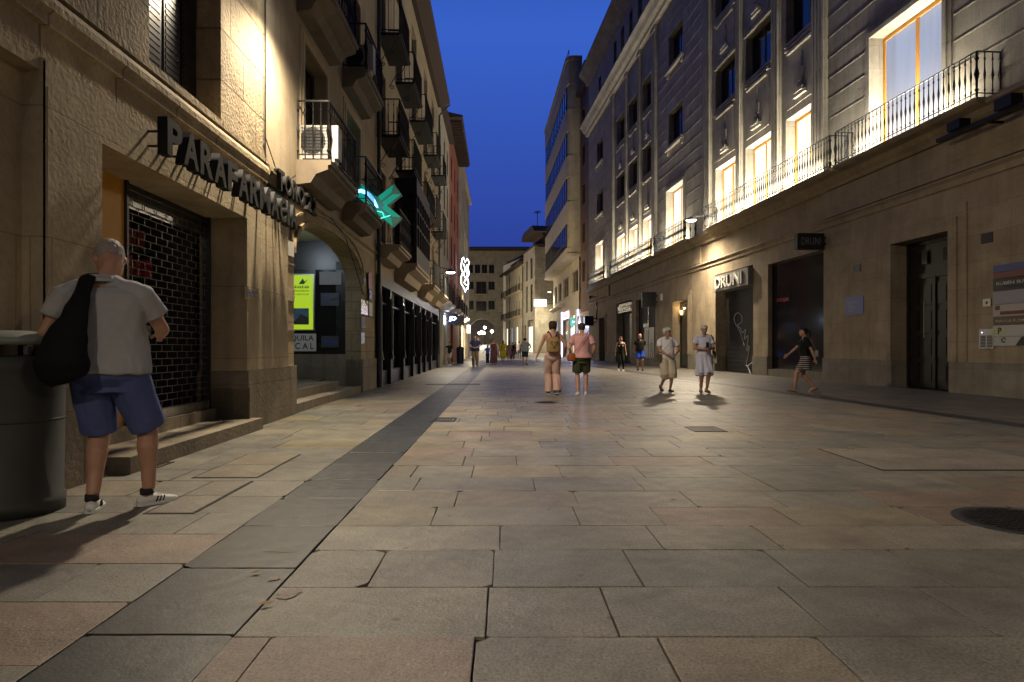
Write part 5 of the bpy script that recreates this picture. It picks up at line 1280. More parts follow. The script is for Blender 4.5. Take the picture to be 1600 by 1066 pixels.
# --- young woman walking left at the right
M['stripe_skirt'] = None
m_, N_, L_, b_ = newmat('striped_cloth'); tc_ = N_.new("ShaderNodeTexCoord"); sp_ = N_.new("ShaderNodeSeparateXYZ"); wv_ = N_.new("ShaderNodeMath"); wv_.operation = 'MULTIPLY'; wv_.inputs[1].default_value = 1/.046
fr_ = N_.new("ShaderNodeMath"); fr_.operation = 'FRACT'; gt_ = N_.new("ShaderNodeMath"); gt_.operation = 'GREATER_THAN'; gt_.inputs[1].default_value = .68
mx_ = N_.new("ShaderNodeMix"); mx_.data_type = 'RGBA'; mx_.inputs[6].default_value = (.012,.011,.012,1); mx_.inputs[7].default_value = (.5,.45,.42,1)
L_.new(tc_.outputs["Object"], sp_.inputs[0]); L_.new(sp_.outputs[2], wv_.inputs[0]); L_.new(wv_.outputs[0], fr_.inputs[0]); L_.new(fr_.outputs[0], gt_.inputs[0]); L_.new(gt_.outputs[0], mx_.inputs[0]); L_.new(mx_.outputs[2], b_.inputs["Base Color"]); b_.inputs["Roughness"].default_value = .9
M['stripe_skirt'] = m_
we_, J, s, hl = person('young woman in black t-shirt and black and white striped skirt striding to the left', gpt(1258, 613), radians(82), 1.60, .95, .95, 0, True,
    feet=[(-.05,.28,0,-6,0), (.05,-.26,.05,24,0)], hands=[(-.20,-.22,.86,None,.6), (.24,.42,.98,(.2,-1,-.3),.5)], lean=.03, head=(-8,-2,0), skin='b', top=('tee', (.010,.010,.011), 1.0), bottom=('skirt', 'stripe_skirt', .62),
    hair=('pony', (.02,.013,.010)), shoes=((.35,.2,.12),(.12,.08,.05),'sandal'), vox=.011)
q = MB(); q.loft([(.86,-.26,-.20,.06,.045),(.88,-.26,-.20,.09,.055),(1.0,-.26,-.2,.085,.05),(1.03,-.26,-.2,.05,.03)], 16)
bag_thing(we_, 'shoulder_bag', 'small grey bag swinging behind the woman in the striped skirt', 'bag', q, cloth('grey_bag', (.2,.19,.18)), .011, strap=([b0(-.22,-.20,1.0), b0(-.16,-.12,1.2), b0(-.12,-.02,1.37), b0(-.14,.08,1.25)], (.008,.004)))
# --- couple by the MANGO door
person('woman in black tank top and black leggings walking towards the viewer', gpt(970, 580), radians(185), 1.62, .95, 1, 0, True, feet=[(-.08,.16,0,0,0), (.09,-.12,.05,25,0)], hands=[(-.28,.05,.80), (.26,-.05,.82)],
    skin='d', top=('tank', (.012,.012,.012), .98), bottom=('leggings', (.014,.014,.016)), hair=('bun', (.10,.04,.02)), shoes=((.62,.62,.6),(.65,.65,.63)), vox=.014)
person('bald man in black t-shirt and bright blue shorts walking towards the viewer', gpt(1000, 579), radians(178), 1.76, 1.08, 1.05, .01, feet=[(-.10,.10,0,0,4), (.10,-.08,.02,12,-4)], hands=[(-.20,-.12,.90), (.22,-.10,.90)],
    skin='b', top=('tee', (.014,.014,.016), .88), bottom=('shorts', (.015,.06,.42), .75), hair=('bald', (.05,.04,.03)), shoes=((.02,.02,.02),(.05,.05,.05)), vox=.014)
# --- people farther down the street
G = 'people farther down the street'
M['floral'] = simple('floral', (.10,.035,.045), .9, 0, .9, 28)
far_people = [
 ('heavy man in navy polo and brown trousers', (742.5,572.5), 180, dict(Ht=1.80, w=1.22, dp=1.2, belly=.05, feet=[(-.11,.12,0,0,4),(.11,-.08,.02,10,-4)], hands=[(-.12,.28,1.08,(-.9,-.5,-.1)),(.12,.28,1.08,(.9,-.5,-.1))], top=('polo',(.02,.03,.09),.88), bottom=('trousers',(.11,.08,.05)), hair=('bald',(.1,.1,.1)), shoes=((.02,.02,.02),(.02,.02,.02)), skin='b')),
 ('child in blue top and dark trousers holding out an arm', (762,569), 175, dict(Ht=1.28, w=.85, feet=[(-.08,.1,0,0,0),(.08,-.1,.02,10,0)], hands=[(.20,.1,.9),(.62,.1,.75,(0,-1,-.3))], top=('tee',(.03,.10,.42),.95), bottom=('trousers',(.02,.02,.03)), hair=('bob',(.2,.1,.05)), skin='b')),
 ('woman in long dark floral dress walking towards the viewer', (771.5,570), 182, dict(Ht=1.66, w=1.15, fem=True, feet=[(-.08,.1,0,0,0),(.08,-.08,.02,10,0)], hands=[(-.28,.1,.85),(.2,.3,1.05)], top=('dress','floral',.14,.24), bottom=None, hair=('short',(.25,.10,.05)), shoes=((.3,.15,.1),(.1,.08,.06),'sandal'), skin='a')),
 ('woman in bright yellow dress walking towards the viewer', (786,566.5), 180, dict(Ht=1.64, w=1.15, fem=True, feet=[(-.08,.1,0,0,0),(.08,-.08,.02,10,0)], hands=[(-.30,.1,.9),(.25,.2,1.0)], top=('frock',(.72,.62,.02),.42,.27), bottom=None, hair=('long',(.35,.16,.06)), shoes=((.4,.25,.2),(.2,.15,.1),'sandal'), skin='a')),
 ('woman in short pale pink dress behind the yellow dress', (795.5,565), 178, dict(Ht=1.56, w=1.0, fem=True, hands=[(-.2,.2,1.0),(.26,.05,.8)], top=('frock',(.55,.33,.36),.60,.2), bottom=None, hair=('bob',(.05,.03,.02)), shoes=((.1,.05,.05),(.1,.08,.06)), skin='b')),
 ('person in black waistcoat and purple trousers beside the pink dress', (801,562.5), 180, dict(Ht=1.58, w=.95, fem=True, top=('tee',(.03,.03,.03),.9), bottom=('trousers',(.13,.07,.13)), hair=('bob',(.03,.02,.02)), skin='b')),
 ('man in grey t-shirt and dark shorts walking away in the middle of the street', (820.5,570), 2, dict(Ht=1.72, w=1.15, feet=[(-.11,.1,0,0,4),(.11,-.12,.03,15,-4)], hands=[(-.3,.1,.95),(.3,.18,1.05,(.8,-.6,-.2))], top=('tee',(.20,.22,.24),.86), bottom=('bermuda',(.025,.03,.05),.9), hair=('wavy',(.02,.015,.012)), shoes=((.02,.02,.02),(.05,.05,.05)), skin='b', face=False)),
 ('person in lilac grey shirt and grey trousers walking away', (811,562), 0, dict(Ht=1.70, w=1.0, feet=[(-.14,.1,0,0,0),(.14,-.1,.02,10,0)], top=('tee',(.28,.26,.36),.9), bottom=('trousers',(.12,.12,.15)), hair=('short',(.03,.02,.02)), skin='b', face=False)),
 ('boy in black t-shirt and grey shorts reaching up against the wall', (703,571), 150, dict(Ht=1.48, w=.95, hands=[(-.22,.05,.85),(.52,.25,1.52,(0,-.3,-1),.2)], top=('tee',(.012,.012,.015),.85), bottom=('bermuda',(.40,.40,.42),.85), hair=('short',(.04,.025,.02)), skin='b')),
 ('man in white t-shirt standing far off near the arch steps', (752.5,549), 180, dict(Ht=1.75, w=1.1, top=('tee',(.7,.7,.68),.85), bottom=('bermuda',(.3,.27,.2),.9), hair=('short',(.04,.03,.02)))),
 ('person in teal top behind the floral dress', (769,559), 180, dict(Ht=1.66, w=1.0, fem=True, top=('tee',(.08,.22,.22),.85), bottom=('trousers',(.05,.05,.06)), hair=('short',(.3,.15,.08)))),
 ('person in white top behind the woman in the yellow dress', (791,558), 178, dict(Ht=1.70, w=1.1, top=('shirt',(.65,.65,.65),.85), bottom=('trousers',(.08,.09,.12)), hair=('bald',(.2,.2,.2)))),
 ('red haired person far behind the yellow dress', (784,557), 180, dict(Ht=1.72, w=1.0, fem=True, top=('tee',(.5,.4,.36),.85), bottom=('trousers',(.06,.06,.08)), hair=('long',(.45,.14,.05)))),
 ('person in grey blue shirt far behind the child', (777,558.5), 180, dict(Ht=1.68, w=1.0, top=('tee',(.22,.26,.32),.85), bottom=('trousers',(.07,.08,.12)), hair=('short',(.15,.12,.1)))),
 ('dark dressed person far off beside the lilac shirt', (805.5,557), 0, dict(Ht=1.72, w=1.0, top=('tee',(.03,.03,.04),.85), bottom=('trousers',(.03,.03,.04)), hair=('short',(.02,.02,.02)), face=False)),
 ('small figure in pale shirt far off left of the arch lamps', (747,552), 180, dict(Ht=1.70, w=1.0, top=('tee',(.35,.3,.3),.85), bottom=('trousers',(.06,.06,.08)), hair=('short',(.05,.04,.03)))),
]
for lab, (px, py), rz, kw in far_people:
    kw.setdefault('vox', .018 if py > 565 else .024)
    person(lab, gpt(px, py), radians(rz), group=G, **kw)
# ================================================================== LAMPS
LAMP_COL = (1.0, .83, .60)
def add_light(parent, kind, loc, power, color=LAMP_COL, size=.15, rot=(0,0,0), size_y=None, spot=None, name='lamp_light'):
    l = bpy.data.lights.new(name, kind); l.energy = power; l.color = color
    if kind == 'AREA':
        l.size = size
        if size_y: l.shape = 'RECTANGLE'; l.size_y = size_y
    else: l.shadow_soft_size = size
    if spot: l.spot_size = radians(spot[0]); l.spot_blend = spot[1]
    return link(name, l, parent, loc, rot)
def wall_lamp(F, u, z, out, power, label, color=LAMP_COL, wallout=0.0, group='street lamps fixed to the facades', dn=False):
    """lantern on a wall bracket; the frame's local -y points to the street"""
    t = on_frame(F, 'wall_lamp', label, 'street lamp', u, z, 0, group)
    b = MB(); b.box(-.05, .05, -.02, .0, -.1, .28); b.sweep([(0, 0, .2), (0, -out*.5, .26), (0, -out, .17)], [.022, .02, .02], 8)
    b.build('bracket', M['iron'], t)
    h = MB(); h.loft([(.03, 0, -out, .25, .25), (.07, 0, -out, .26, .26), (.12, 0, -out, .20, .20), (.17, 0, -out, .07, .07), (.20, 0, -out, .04, .04)], 20)
    h.build('lamp_head', M['zinc'], t, True)
    g = MB(); g.loft([(-.03, 0, -out, .13, .13), (.0, 0, -out, .20, .20), (.028, 0, -out, .235, .235)], 20); g.build('diffuser', M['lamp_glow'], t, True)
    add_light(t, 'SPOT', (0, -out, -.10), power, color, .12, (radians(-27), 0, 0), None, (172, 1.0))
    return t
wall_lamp(FL, 9.7, 6.22, .60, 2300, 'bright street lamp on the stone wall above the shop letters at top left')
u_, z_ = FR.hit(1080, 342, 1.15); wall_lamp(FR, u_, z_-.1, 1.15, 4600, 'lit street lamp between the balconies of the long stone building')
u_, z_ = FL.hit(704, 425, .95); wall_lamp(FL, u_, z_-.05, .95, 1300, 'lit street lamp in front of the red rendered building', (1,.86,.66))
u_, z_ = FM.hit(858.5, 456, .5); wall_lamp(FM, u_, z_-.05, .5, 5000, 'lit street lamp under the oriel of the cream corner block', (1,.86,.62))
wall_lamp(FR, FR.u(800)+10 if False else 78.0, 6.3, 1.1, 1400, 'added unseen street lamp on the long stone building behind the viewpoint')  # assumed lamp out of view, added to lift the right ground floor
wall_lamp(FL, -5.5, 5.8, .8, 2200, 'added unseen street lamp on the left building behind the viewpoint')  # assumed lamp out of view, added to brighten the near paving
# uplights in the lit window recesses
for i, (a, b, c, d, _) in enumerate(lit):
    kk = 1.0
    pl = FR.world((a+b)/2, .0, c)
    names = ['far bay', 'middle bay', 'near bay']
    t = on_frame(FR, 'floodlight', 'low linear floodlight on the sill of lit window %s' % (
        ['far bay of the near triple group','middle bay of the near triple group','near bay of the near triple group','far bay of the distant triple group','middle bay of the distant triple group','near bay of the distant triple group','wide window beside the dark double door','single window by the street lamp','last single window beside the brown building'][i]),
        'floodlight', (a+b)/2, c+.01, 0, 'linear floodlights at the lit windows')
    w_ = (b-a)*.36
    MB().box(-w_, w_, -.30, -.10, .0, .05).build('housing', M['iron'], t)
    MB().box(-w_+.02, w_-.02, -.29, -.11, .05, .054).build('lens', M['lamp_glow'], t)
    add_light(t, 'AREA', (0, -.40, .07), 230*kk*(1.0 if b < UB else 1.3), (1, .93, .76), (b-a)*1.5, (radians(160), 0, 0), .25)
    add_light(t, 'AREA', (0, .12, .07), 330*kk, (1, .92, .74), (b-a)*.8, (radians(180), 0, 0), .25)
# globes beyond the arch
def globe_lamp(px, py, y, label, n=1, power=120):
    x = (px-CXP)*y/FPX; z = H+(HZ-py)*y/FPX
    t = thing('globe_lamp', label, 'street lamp', (x, y, gz(y)), 0, 'globe lamps beyond the arch')
    zz = z-gz(y)
    m = MB(); m.sweep([(0,0,0),(0,0,.4),(0,0,.5),(0,0,zz-.2)], [.14,.10,.05,.04], 8)
    pts = [(0,0,zz)] if n == 1 else [(-.45,0,zz-.35),(.45,0,zz-.35),(0,0,zz-.1)]
    if n > 1: m.sweep([(-.45,0,zz-.55),(0,0,zz-.75),(.45,0,zz-.55)], [.03]*3, 6)
    m.build('post', M['iron'], t)
    g = MB()
    for p in pts: g.ell(p, .30, .30, .30)
    g.build('globe', M['lamp_glow'], t, True)
    add_light(t, 'POINT', (0, -.6, zz-.3), power, (1,.84,.6), .3)
globe_lamp(752.5, 518, 140, 'three globe street lamp seen through the passage arch', 3, 700)
globe_lamp(757.5, 512, 146, 'single bright globe lamp above the three globe lamp in the arch', 1, 500)
globe_lamp(768.5, 518, 138, 'single globe lamp at the right edge of the passage arch', 1, 500)
# lantern on left building end
u_, z_ = FL.hit(732, 514, .7)
t = on_frame(FL, 'wall_lantern', 'white lantern on the far end of the left row', 'lantern', u_, z_)
MB().sweep([(0,0,.55),(0,-.7,.55),(0,-.7,.4)], [.03]*3, 6).box(-.2,.2,-.9,-.5,.36,.42).box(-.16,.16,-.86,-.54,-.45,-.40).build('bracket', M['iron'], t)
MB().box(-.15,.15,-.85,-.55,-.40,.36).build('lantern_glass', emit('lantern_glow', (1,.93,.8), 2.5), t)
add_light(t, 'SPOT', (0, -1.0, 0.1), 6000, (1,.82,.52), .2, (radians(-95), 0, radians(74)), None, (150, 1.0))
add_light(t, 'POINT', (0, -1.0, 0.1), 250, (1,.82,.52), .2)

def added_post_lamp(x, y, h_, label, power):
    t = thing('added_street_lamp', label, 'street lamp', (x, y, gz(y)))
    MB().sweep([(0,0,0),(0,0,.6),(0,0,.7),(0,0,h_)], [.11,.10,.06,.045], 10).sweep([(0,0,h_-.1),(.4,0,h_+.1),(.8,0,h_)], [.035]*3, 8).build('post', M['iron'], t)
    MB().loft([(h_-.06,.8,0,.25,.25),(h_,.8,0,.22,.22),(h_+.08,.8,0,.08,.08)], 16).build('lamp_head', M['zinc'], t, True)
    MB().loft([(h_-.14,.8,0,.12,.12),(h_-.07,.8,0,.22,.22)], 16).build('diffuser', M['lamp_glow'], t, True)
    add_light(t, 'POINT', (.8, 0, h_-.4), power, (1,.83,.55), .2)
added_post_lamp(-8.8, 100, 7.0, 'added hidden street lamp on a post past the last left building', 4800)  # lamp hidden by the left row, added to light the cream house
for i, uu_ in enumerate((20.5, 26.0, 32.0)):  # assumed lights, added inside to brighten the dark shopfront
    t = on_frame(FL, 'added_ceiling_light', ['added shop ceiling light nearest the arch pier','added shop ceiling light in the middle of the black shopfront','added shop ceiling light at the far end of the black shopfront'][i], 'lamp', uu_, 3.12, -1.4, 'added shop ceiling lights')
    MB().box(-.3,.3,-.1,.1,0,.06).build('diffuser', M['shop_glow'], t); add_light(t, 'POINT', (0,0,-.2), 26, (1,.9,.72), .15)
t = on_frame(FL, 'added_ceiling_light', 'small added light behind the rolling grille', 'lamp', 8.0, 2.72, -1.2)  # unseen light, added so the shelf goods show through the grille
MB().box(-.15,.15,-.06,.06,0,.04).build('diffuser', M['shop_glow'], t); add_light(t, 'POINT', (0,.1,-.25), 7, (1,.8,.6), .1)
def smooth(P, n=5):
    P = [Vector(p) for p in P]; Q = []
    for i in range(len(P)-1):
        p0 = P[max(0, i-1)]; p1 = P[i]; p2 = P[i+1]; p3 = P[min(len(P)-1, i+2)]
        for k in range(n):
            u = k/n; Q.append(.5*((2*p1)+(p2-p0)*u+(2*p0-5*p1+4*p2-p3)*u*u+(3*p1-p0-3*p2+p3)*u**3))
    return Q + [P[-1]]
# ================================================================== SIGNS AND WALL THINGS
M['sign_black'] = simple("sign_black", (.018,.018,.02), .45, 0, .1, 6)
M['white_letter'] = simple("white_letter", (.65,.64,.60), .4, 0, .05)
M['letter_side'] = simple("letter_side", (.006,.0065,.007), .8, 0, .3, 5)
# PARAFARMACIA
u0, z0 = FL.hit(249, 262, .22); u1_, z1_ = FL.hit(457, 365, .22)
t = on_frame(FL, 'shop_sign', 'large dark three dimensional letters reading PARAFARMACIA over the grille shop', 'sign', u0, 2.88)
word = "PARAFARMACIA"; wd = [1.0,1.1,1.05,1.1,.95,1.1,1.05,1.35,1.1,1.0,.42,1.1]; tot = sum(wd)+.12*(len(wd)-1); k_ = (u1_-u0)/tot; x = 0
for ch, w_ in zip(word, wd):
    text_mesh(ch, w_*k_, .345, .095, M['letter_side'], t, x, -.20, 0, 'letter', .034)
    x += (w_+.12)*k_
m = MB(); x = 0
for w_ in wd: m.box(x+w_*k_*.4, x+w_*k_*.5, -.21, -.05, .1, .115); m.box(x+w_*k_*.4, x+w_*k_*.5, -.21, -.05, .24, .255); x += (w_+.12)*k_
m.build('standoff', M['iron'], t)
u0, z0 = FL.hit(430, 309, .12); u1_, z1_ = FL.hit(491, 347, .12)
t = on_frame(FL, 'shop_sign', 'smaller metal letters reading TORO 22 under the first balcony', 'sign', u0, 3.40)
wd = [1,1.15,1.05,1.15,.35,1,1]; k_ = (u1_-u0)/(sum(wd)+.12*6); x = 0
for ch, w_ in zip("TORO 22", wd):
    if ch != ' ': text_mesh(ch, w_*k_, .30, .07, M['steel'] if False else M['letter_side'], t, x, -.10, 0, 'letter', .02)
    x += (w_+.12)*k_
# pharmacy cross, faces along the street
u_, z_ = FL.hit(590, 322, .55)
t = on_frame(FL, 'pharmacy_cross', 'projecting green neon pharmacy cross shaped like an X with blue light band', 'sign', u_, z_)
M['cross_green'] = emit("cross_green", (.0, .16, .11), .22); M['cross_blue'] = emit("cross_blue", (.15, .45, 1), 5); M['cross_cyan'] = emit("cross_cyan", (.1, .9, .65), 1.6)
M['cross_line'] = emit("cross_line", (.0, .42, .30), .9)
m = MB(); w_, L_ = .22, .60
R_ = Matrix.Rotation(radians(-62), 3, 'Z') 
cc = MB()
def bar(mb, ang, hw, hl, x0, x1, cy=-.55, cz=0):
    c, s_ = cos(ang), sin(ang)
    P = [(-hl+.02, -hw), (hl-.02, -hw), (hl, -hw*.2), (hl-.05, hw), (-hl, hw)]
    mb.prismx([(cy + p*c - q*s_, cz + p*s_ + q*c) for p, q in P], x0, x1)
bar(m, radians(40), .15, .62, -.075, .07); bar(m, radians(-38), .15, .62, -.085, .08)
m.build('cross_body', M['cross_green'], t)
g = MB()
for a_ in (40, -38):
    for k in range(5):
        hw = .13-.024*k; ln = .58-.03*k; c, s_ = cos(radians(a_)), sin(radians(a_))
        for sg in (-1, 1):
            for (p0, p1) in ((-ln, -.14), (.14, ln)):
                g.sweep([(-.095, -.55+p0*c-sg*hw*s_, p0*s_+sg*hw*c), (-.095, -.55+p1*c-sg*hw*s_, p1*s_+sg*hw*c)], [.005, .005], 4)
g.build('neon_line', M['cross_line'], t)
g = MB()
P = [(-.105, -.55-.56+.0, .30), (-.105, -.55-.36, .33), (-.105, -.55-.2, .26), (-.105, -.55-.08, .12), (-.105, -.55-.02, .0), (-.105, -.55+.02, -.06)]
Q = [(p[0], -1.10-p[1], p[2]) for p in P]
Pm = [(-.105, -.55 + (-(p[1]+.55)), p[2]) for p in P]
# the blue band runs on the wall side arm (photo left)
g.sweep(Pm, [.02,.045,.05,.04,.035,.015], 6); g.build('blue_neon_band', M['cross_blue'], t)
g = MB()
for k in range(4): g.sweep([(-.108, -.55+.42-.09*k, .36-.03*k), (-.108, -.55+.30-.08*k, .30-.04*k)], [.008]*2, 5)
g.sweep([(-.105, -.56, -.14), (-.105, -.68, -.17), (-.105, -.72, -.27), (-.105, -.64, -.31), (-.105, -.86, -.24)], [.012]*5, 5)
g.sweep([(-.105, -.32, .08), (-.105, -.45, -.02), (-.105, -.38, -.10)], [.01]*3, 5)
g.build('cyan_neon', M['cross_cyan'], t)
MB().box(-.03, .03, -.42, .02, .08, .12).box(-.03, .03, -.42, .02, -.12, -.08).build('bracket', M['iron'], t)
add_light(t, 'POINT', (-.5, -.55, 0), 5, (.2,.8,.8), .2)
# AC units
M['ac_white'] = simple('ac_white', (.42,.41,.38), .5, 0, .08)
def ac(u, z, out, label, rot=0):
    t = on_frame(FL, 'air_conditioner', label, 'air conditioner', u, z, out, 'air conditioners on the balconies'); t.rotation_euler.z += rot
    MB().box(-.36, .36, -.14, .14, .06, .62).box(-.3, -.24, -.15, .15, 0, .06).box(.24, .3, -.14, .14, 0, .06).build('case', M['ac_white'], t)
    g = MB(); 
    for k in range(9): g.sweep([(-.36+.02, -.158, .14+k*.055), (.2, -.158, .14+k*.055)], [.005]*2, 4)
    for k in range(6): g.sweep([(-.34+k*.108, -.16, .12), (-.34+k*.108, -.16, .6)], [.005]*2, 4)
    g.build('fan_grille', M['zinc'], t)
    g = MB(); g.sweep([(-.07, -.152, .36), (-.07, -.1505, .36)], [.22]*2, 20); g.build('fan', M['sign_black'], t)
ac(11.72, 4.24, .28, 'white air conditioner on the first floor balcony above the arch', radians(-90))
ac(15.1, 7.12, .26, 'white air conditioner on the upper balcony over the pharmacy cross', radians(-90))
ac(13.0, 4.24, .28, 'white air conditioner half hidden at the far end of the first balcony', 0)
# poster and banner on the cross wall (facing the camera)
FC = Frame(*FL.world(aB+.02, -.386, 0).xy, FL.a - pi/2)     # local x to the street, facing the camera
def on_cross(name, label, cat, px0, px1, py0, py1, ext=0, d=.02):
    a, z1 = FC.hit(px0, py0, d); b, z0 = FC.hit(px1, py1, d)
    t = thing(name, label, cat, FC.world(a-ext, d, z0), FC.a); return t, b-a+ext, z1-z0
M['poster_green'] = emit("poster_green", (.42,.62,.02), .75); M['poster_dark'] = simple("poster_dark", (.03,.06,.02), .6)
t, w_, h_ = on_cross('poster', 'backlit lime green poster with small landscape picture inside the arch', 'poster', 462, 489, 430, 515, .45)
MB().box(0, w_, 0, .02, 0, h_).build('sheet', M['poster_green'], t); MB().box(-.03, w_+.03, .005, .04, -.03, h_+.03).build('frame', M['steel'], t)
MB().box(.3, w_-.1, -.004, .0, .12, .52).build('picture', simple("picture_sky", (.10,.20,.30), .5, 0, .7, 9), t)
MB().prism([(.32,.13),(w_-.11,.13),(w_-.11,.3),(w_-.3,.38),(.5,.28)], -.008, -.004).build('picture_rocks', simple("picture_rocks", (.05,.05,.045), .6, 0, .5, 20), t)
for (s_, zz, hh) in (("APARTAMENTOS", .92, .045), ("TURISTICOS", .84, .04), ("EN ALQUILER", 1.0, .045), ("toro", h_-.32, .07)): text_mesh(s_, .36, hh, .004, M['poster_dark'], t, w_-.46, -.001, zz)
MB().prism([(w_-.35,h_-.22),(w_-.25,h_-.08),(w_-.2,h_-.16),(w_-.12,h_-.1),(w_-.22,h_-.22)], -.004, 0).build('emblem', simple('emblem_green', (.02,.2,.05)), t)
t, w_, h_ = on_cross('banner', 'white banner with black words ALQUILA LOCAL below the green poster', 'banner', 464, 494, 521.5, 549, .5, .035)
MB().box(0, w_, 0, .01, 0, h_).build('sheet', M['white_paint'], t)
text_mesh("ALQUILA", .80, .155, .004, M['sign_black'], t, w_-.86, -.001, h_*.55, bold=.01); text_mesh("L O C A L", .80, .155, .004, M['sign_black'], t, w_-.86, -.001, h_*.12, bold=.01)
t, w_, h_ = on_cross('notice', 'pale blank panel at the top right of the dark office front', 'sign', 499, 533.5, 425, 445); MB().box(0, w_, 0, .015, 0, h_).build('panel', simple('pale_panel', (.4,.4,.42), .5), t)
t, w_, h_ = on_cross('notice', 'dark panel with round blue emblem on the office front door', 'sign', 501, 530, 458, 478)
MB().box(0, w_, 0, .015, 0, h_).build('panel', simple('slate_panel', (.06,.07,.09), .4), t); MB().sweep([(.12,-.003,h_/2),(.12,0,h_/2)], [.07]*2, 16).build('emblem', simple('emblem_blue', (.03,.07,.2), .4), t)
MB().box(.22, w_-.04, -.003, 0, h_*.4, h_*.6).build('caption', M['zinc'], t)
t, w_, h_ = on_cross('notice', 'small dark blue notice low on the office front door', 'sign', 502, 529, 525, 543)
MB().box(0, w_, 0, .012, 0, h_).build('panel', simple('slate_panel', (.06,.07,.09), .4), t); MB().box(.05, w_-.05, -.003, 0, h_*.35, h_*.65).build('caption', simple('emblem_blue2', (.04,.08,.3), .4), t)
t = on_frame(FL, 'added_ceiling_light', 'small round assumed ceiling light added inside the arch passage', 'lamp', aA+2.6, 3.66, -1.6)  # assumed fitting, added to brighten the passage and its ceiling
MB().loft([(0,0,0,.12,.12),(.03,0,0,.13,.13)], 16).build('diffuser', emit('cold_disc', (.8,.9,1), 3), t); add_light(t, 'POINT', (0, 0, -.15), 45, (.75,.88,1), .1)
# plaques
def plaque(F, px0, px1, py0, py1, out, mat, name, label, cat='plaque', th=.015, text=None, tmat='white_letter', group=None):
    u0, _ = F.hit(px0, HZ, out); u1, _ = F.hit(px1, HZ, out)
    _, zt = F.hit((px0+px1)/2, py0, out); _, zb = F.hit((px0+px1)/2, py1, out)
    a, b = min(u0, u1), max(u0, u1)
    t = on_frame(F, name, label, cat, a, zb, out-th, group); w_, h_ = b-a, zt-zb
    MB().box(0, w_, -th, 0, 0, h_).build('panel', mat if not isinstance(mat, str) else M[mat], t)
    if text:
        n = len(text)
        for i, s_ in enumerate(text): text_mesh(s_, w_*.8, h_*.55/n, .003, M[tmat], t, w_*.1, -th-.0005, h_*(.22+.62*(n-1-i)/n))
    return t, w_, h_
M['blue_sign'] = simple('blue_sign', (.03,.055,.25), .4); M['pink_sign'] = simple('pink_sign', (.35,.08,.16), .4)
plaque(FL, 383, 404, 450, 469, .07, 'smooth_stone', 'plaque', 'small blue lettered stone plaque on the pier right of the grille', text=["FARMACIA","TORO"], tmat='blue_sign')
plaque(FL, 449, 459.5, 377, 400, .03, 'steel', 'plaque', 'metal plaque high on the pier left of the arch')
plaque(FL, 447, 460, 450, 470, .03, 'smooth_stone', 'plaque', 'stone plaque low on the pier left of the arch')
plaque(FL, 568, 572, 434, 445, .06, 'sign_black', 'house_number', 'small dark house number plate right of the arch')
plaque(FL, 576, 581, 426, 451, .06, 'pink_sign', 'plaque', 'narrow pink plaque right of the arch')
plaque(FL, 577, 582, 451, 469, .06, 'blue_sign', 'plaque', 'small blue plaque under the pink one right of the arch', text=["2"])
plaque(FL, 564.5, 575, 469, 492, .06, simple('mirror_plaque', (.7,.6,.45), .2, .8), 'plaque', 'shiny metal plaque with warm glints right of the arch')
plaque(FL, 577, 582, 473, 494, .06, 'white_paint', 'plaque', 'white plaque beside the shiny one right of the arch')
plaque(FL, 564.5, 570.5, 496, 513, .06, 'sign_black', 'plaque', 'black plaque right of the arch')
plaque(FL, 564.5, 570, 520, 537, .06, 'steel', 'plaque', 'lowest metal plaque right of the arch')
# cables
t = FL.u(411); 
c_ = MB(); c_.sweep([(t, -.03, 2.95), (t, -.03, 6), (t, -.03, 12)], [.012]*3, 6); c_.sweep([(t, -.03, 4.1), (t+.4, -.05, 3.75), (t+1.0, -.05, 3.72), (t+1.4, -.05, 3.9)], [.008]*4, 5)
o = c_.build('cable', M['iron'], None, loc=(FL.o.x, FL.o.y, 0), rot=(0,0,FL.a)); tag(o, 'black cable running down the wall beside the last shop letters', 'cable')
c_ = MB(); P = []
for px, py in ((517, 340),(540,372),(556,420),(565,452),(575,478)): u_, z_ = FL.hit(px, py, .07); P.append((u_, -.07, z_))
c_.sweep(P, [.01]*len(P), 5); o = c_.build('cable', M['iron'], None, loc=(FL.o.x, FL.o.y, 0), rot=(0,0,FL.a)); tag(o, 'thin cable drooping over the right side of the arch', 'cable')
# projecting signs on the left
def proj_sign(F, u, z, o0, o1, h_, th, mat, name, label, text=None, tmat=None, face=-1, bold=.0, cat='sign'):
    """box sign at right angles to the wall; face -1: text faces lower u"""
    t = on_frame(F, name, label, cat, u, z)
    MB().box(-th/2, th/2, -o1, -o0, 0, h_).build('box', mat, t)
    MB().box(-.02, .02, -o0, 0, h_*.3, h_*.4).box(-.02, .02, -o0, 0, h_*.7, h_*.8).build('bracket', M['iron'], t)
    if text:
        w_ = o1-o0
        if face == -1: text_mesh(text, w_*.7, h_*.5, .01, tmat, t, -th/2-.001, -o0-w_*.15, h_*.25, 'lettering', bold, rotz=-pi/2)
        else: text_mesh(text, w_*.7, h_*.45, .01, tmat, t, th/2+.001, -o1+w_*.15, h_*.28, 'lettering', bold, rotz=pi/2)
    return t
M['white_glow'] = emit('white_glow', (.85,.92,1), 6); M['navy'] = simple('navy', (.01,.015,.04), .4)
proj_sign(FL, 44, 2.62, .12, .78, .66, .14, M['navy'], 'shop_sign', 'dark blue square sign with glowing white JD letters on the left row', "JD", M['white_glow'], -1, .03)
proj_sign(FL, 51, 2.75, .15, .85, .75, .1, simple('grey_sign', (.3,.29,.28)), 'shop_sign', 'grey square sign next to the glowing JD sign')
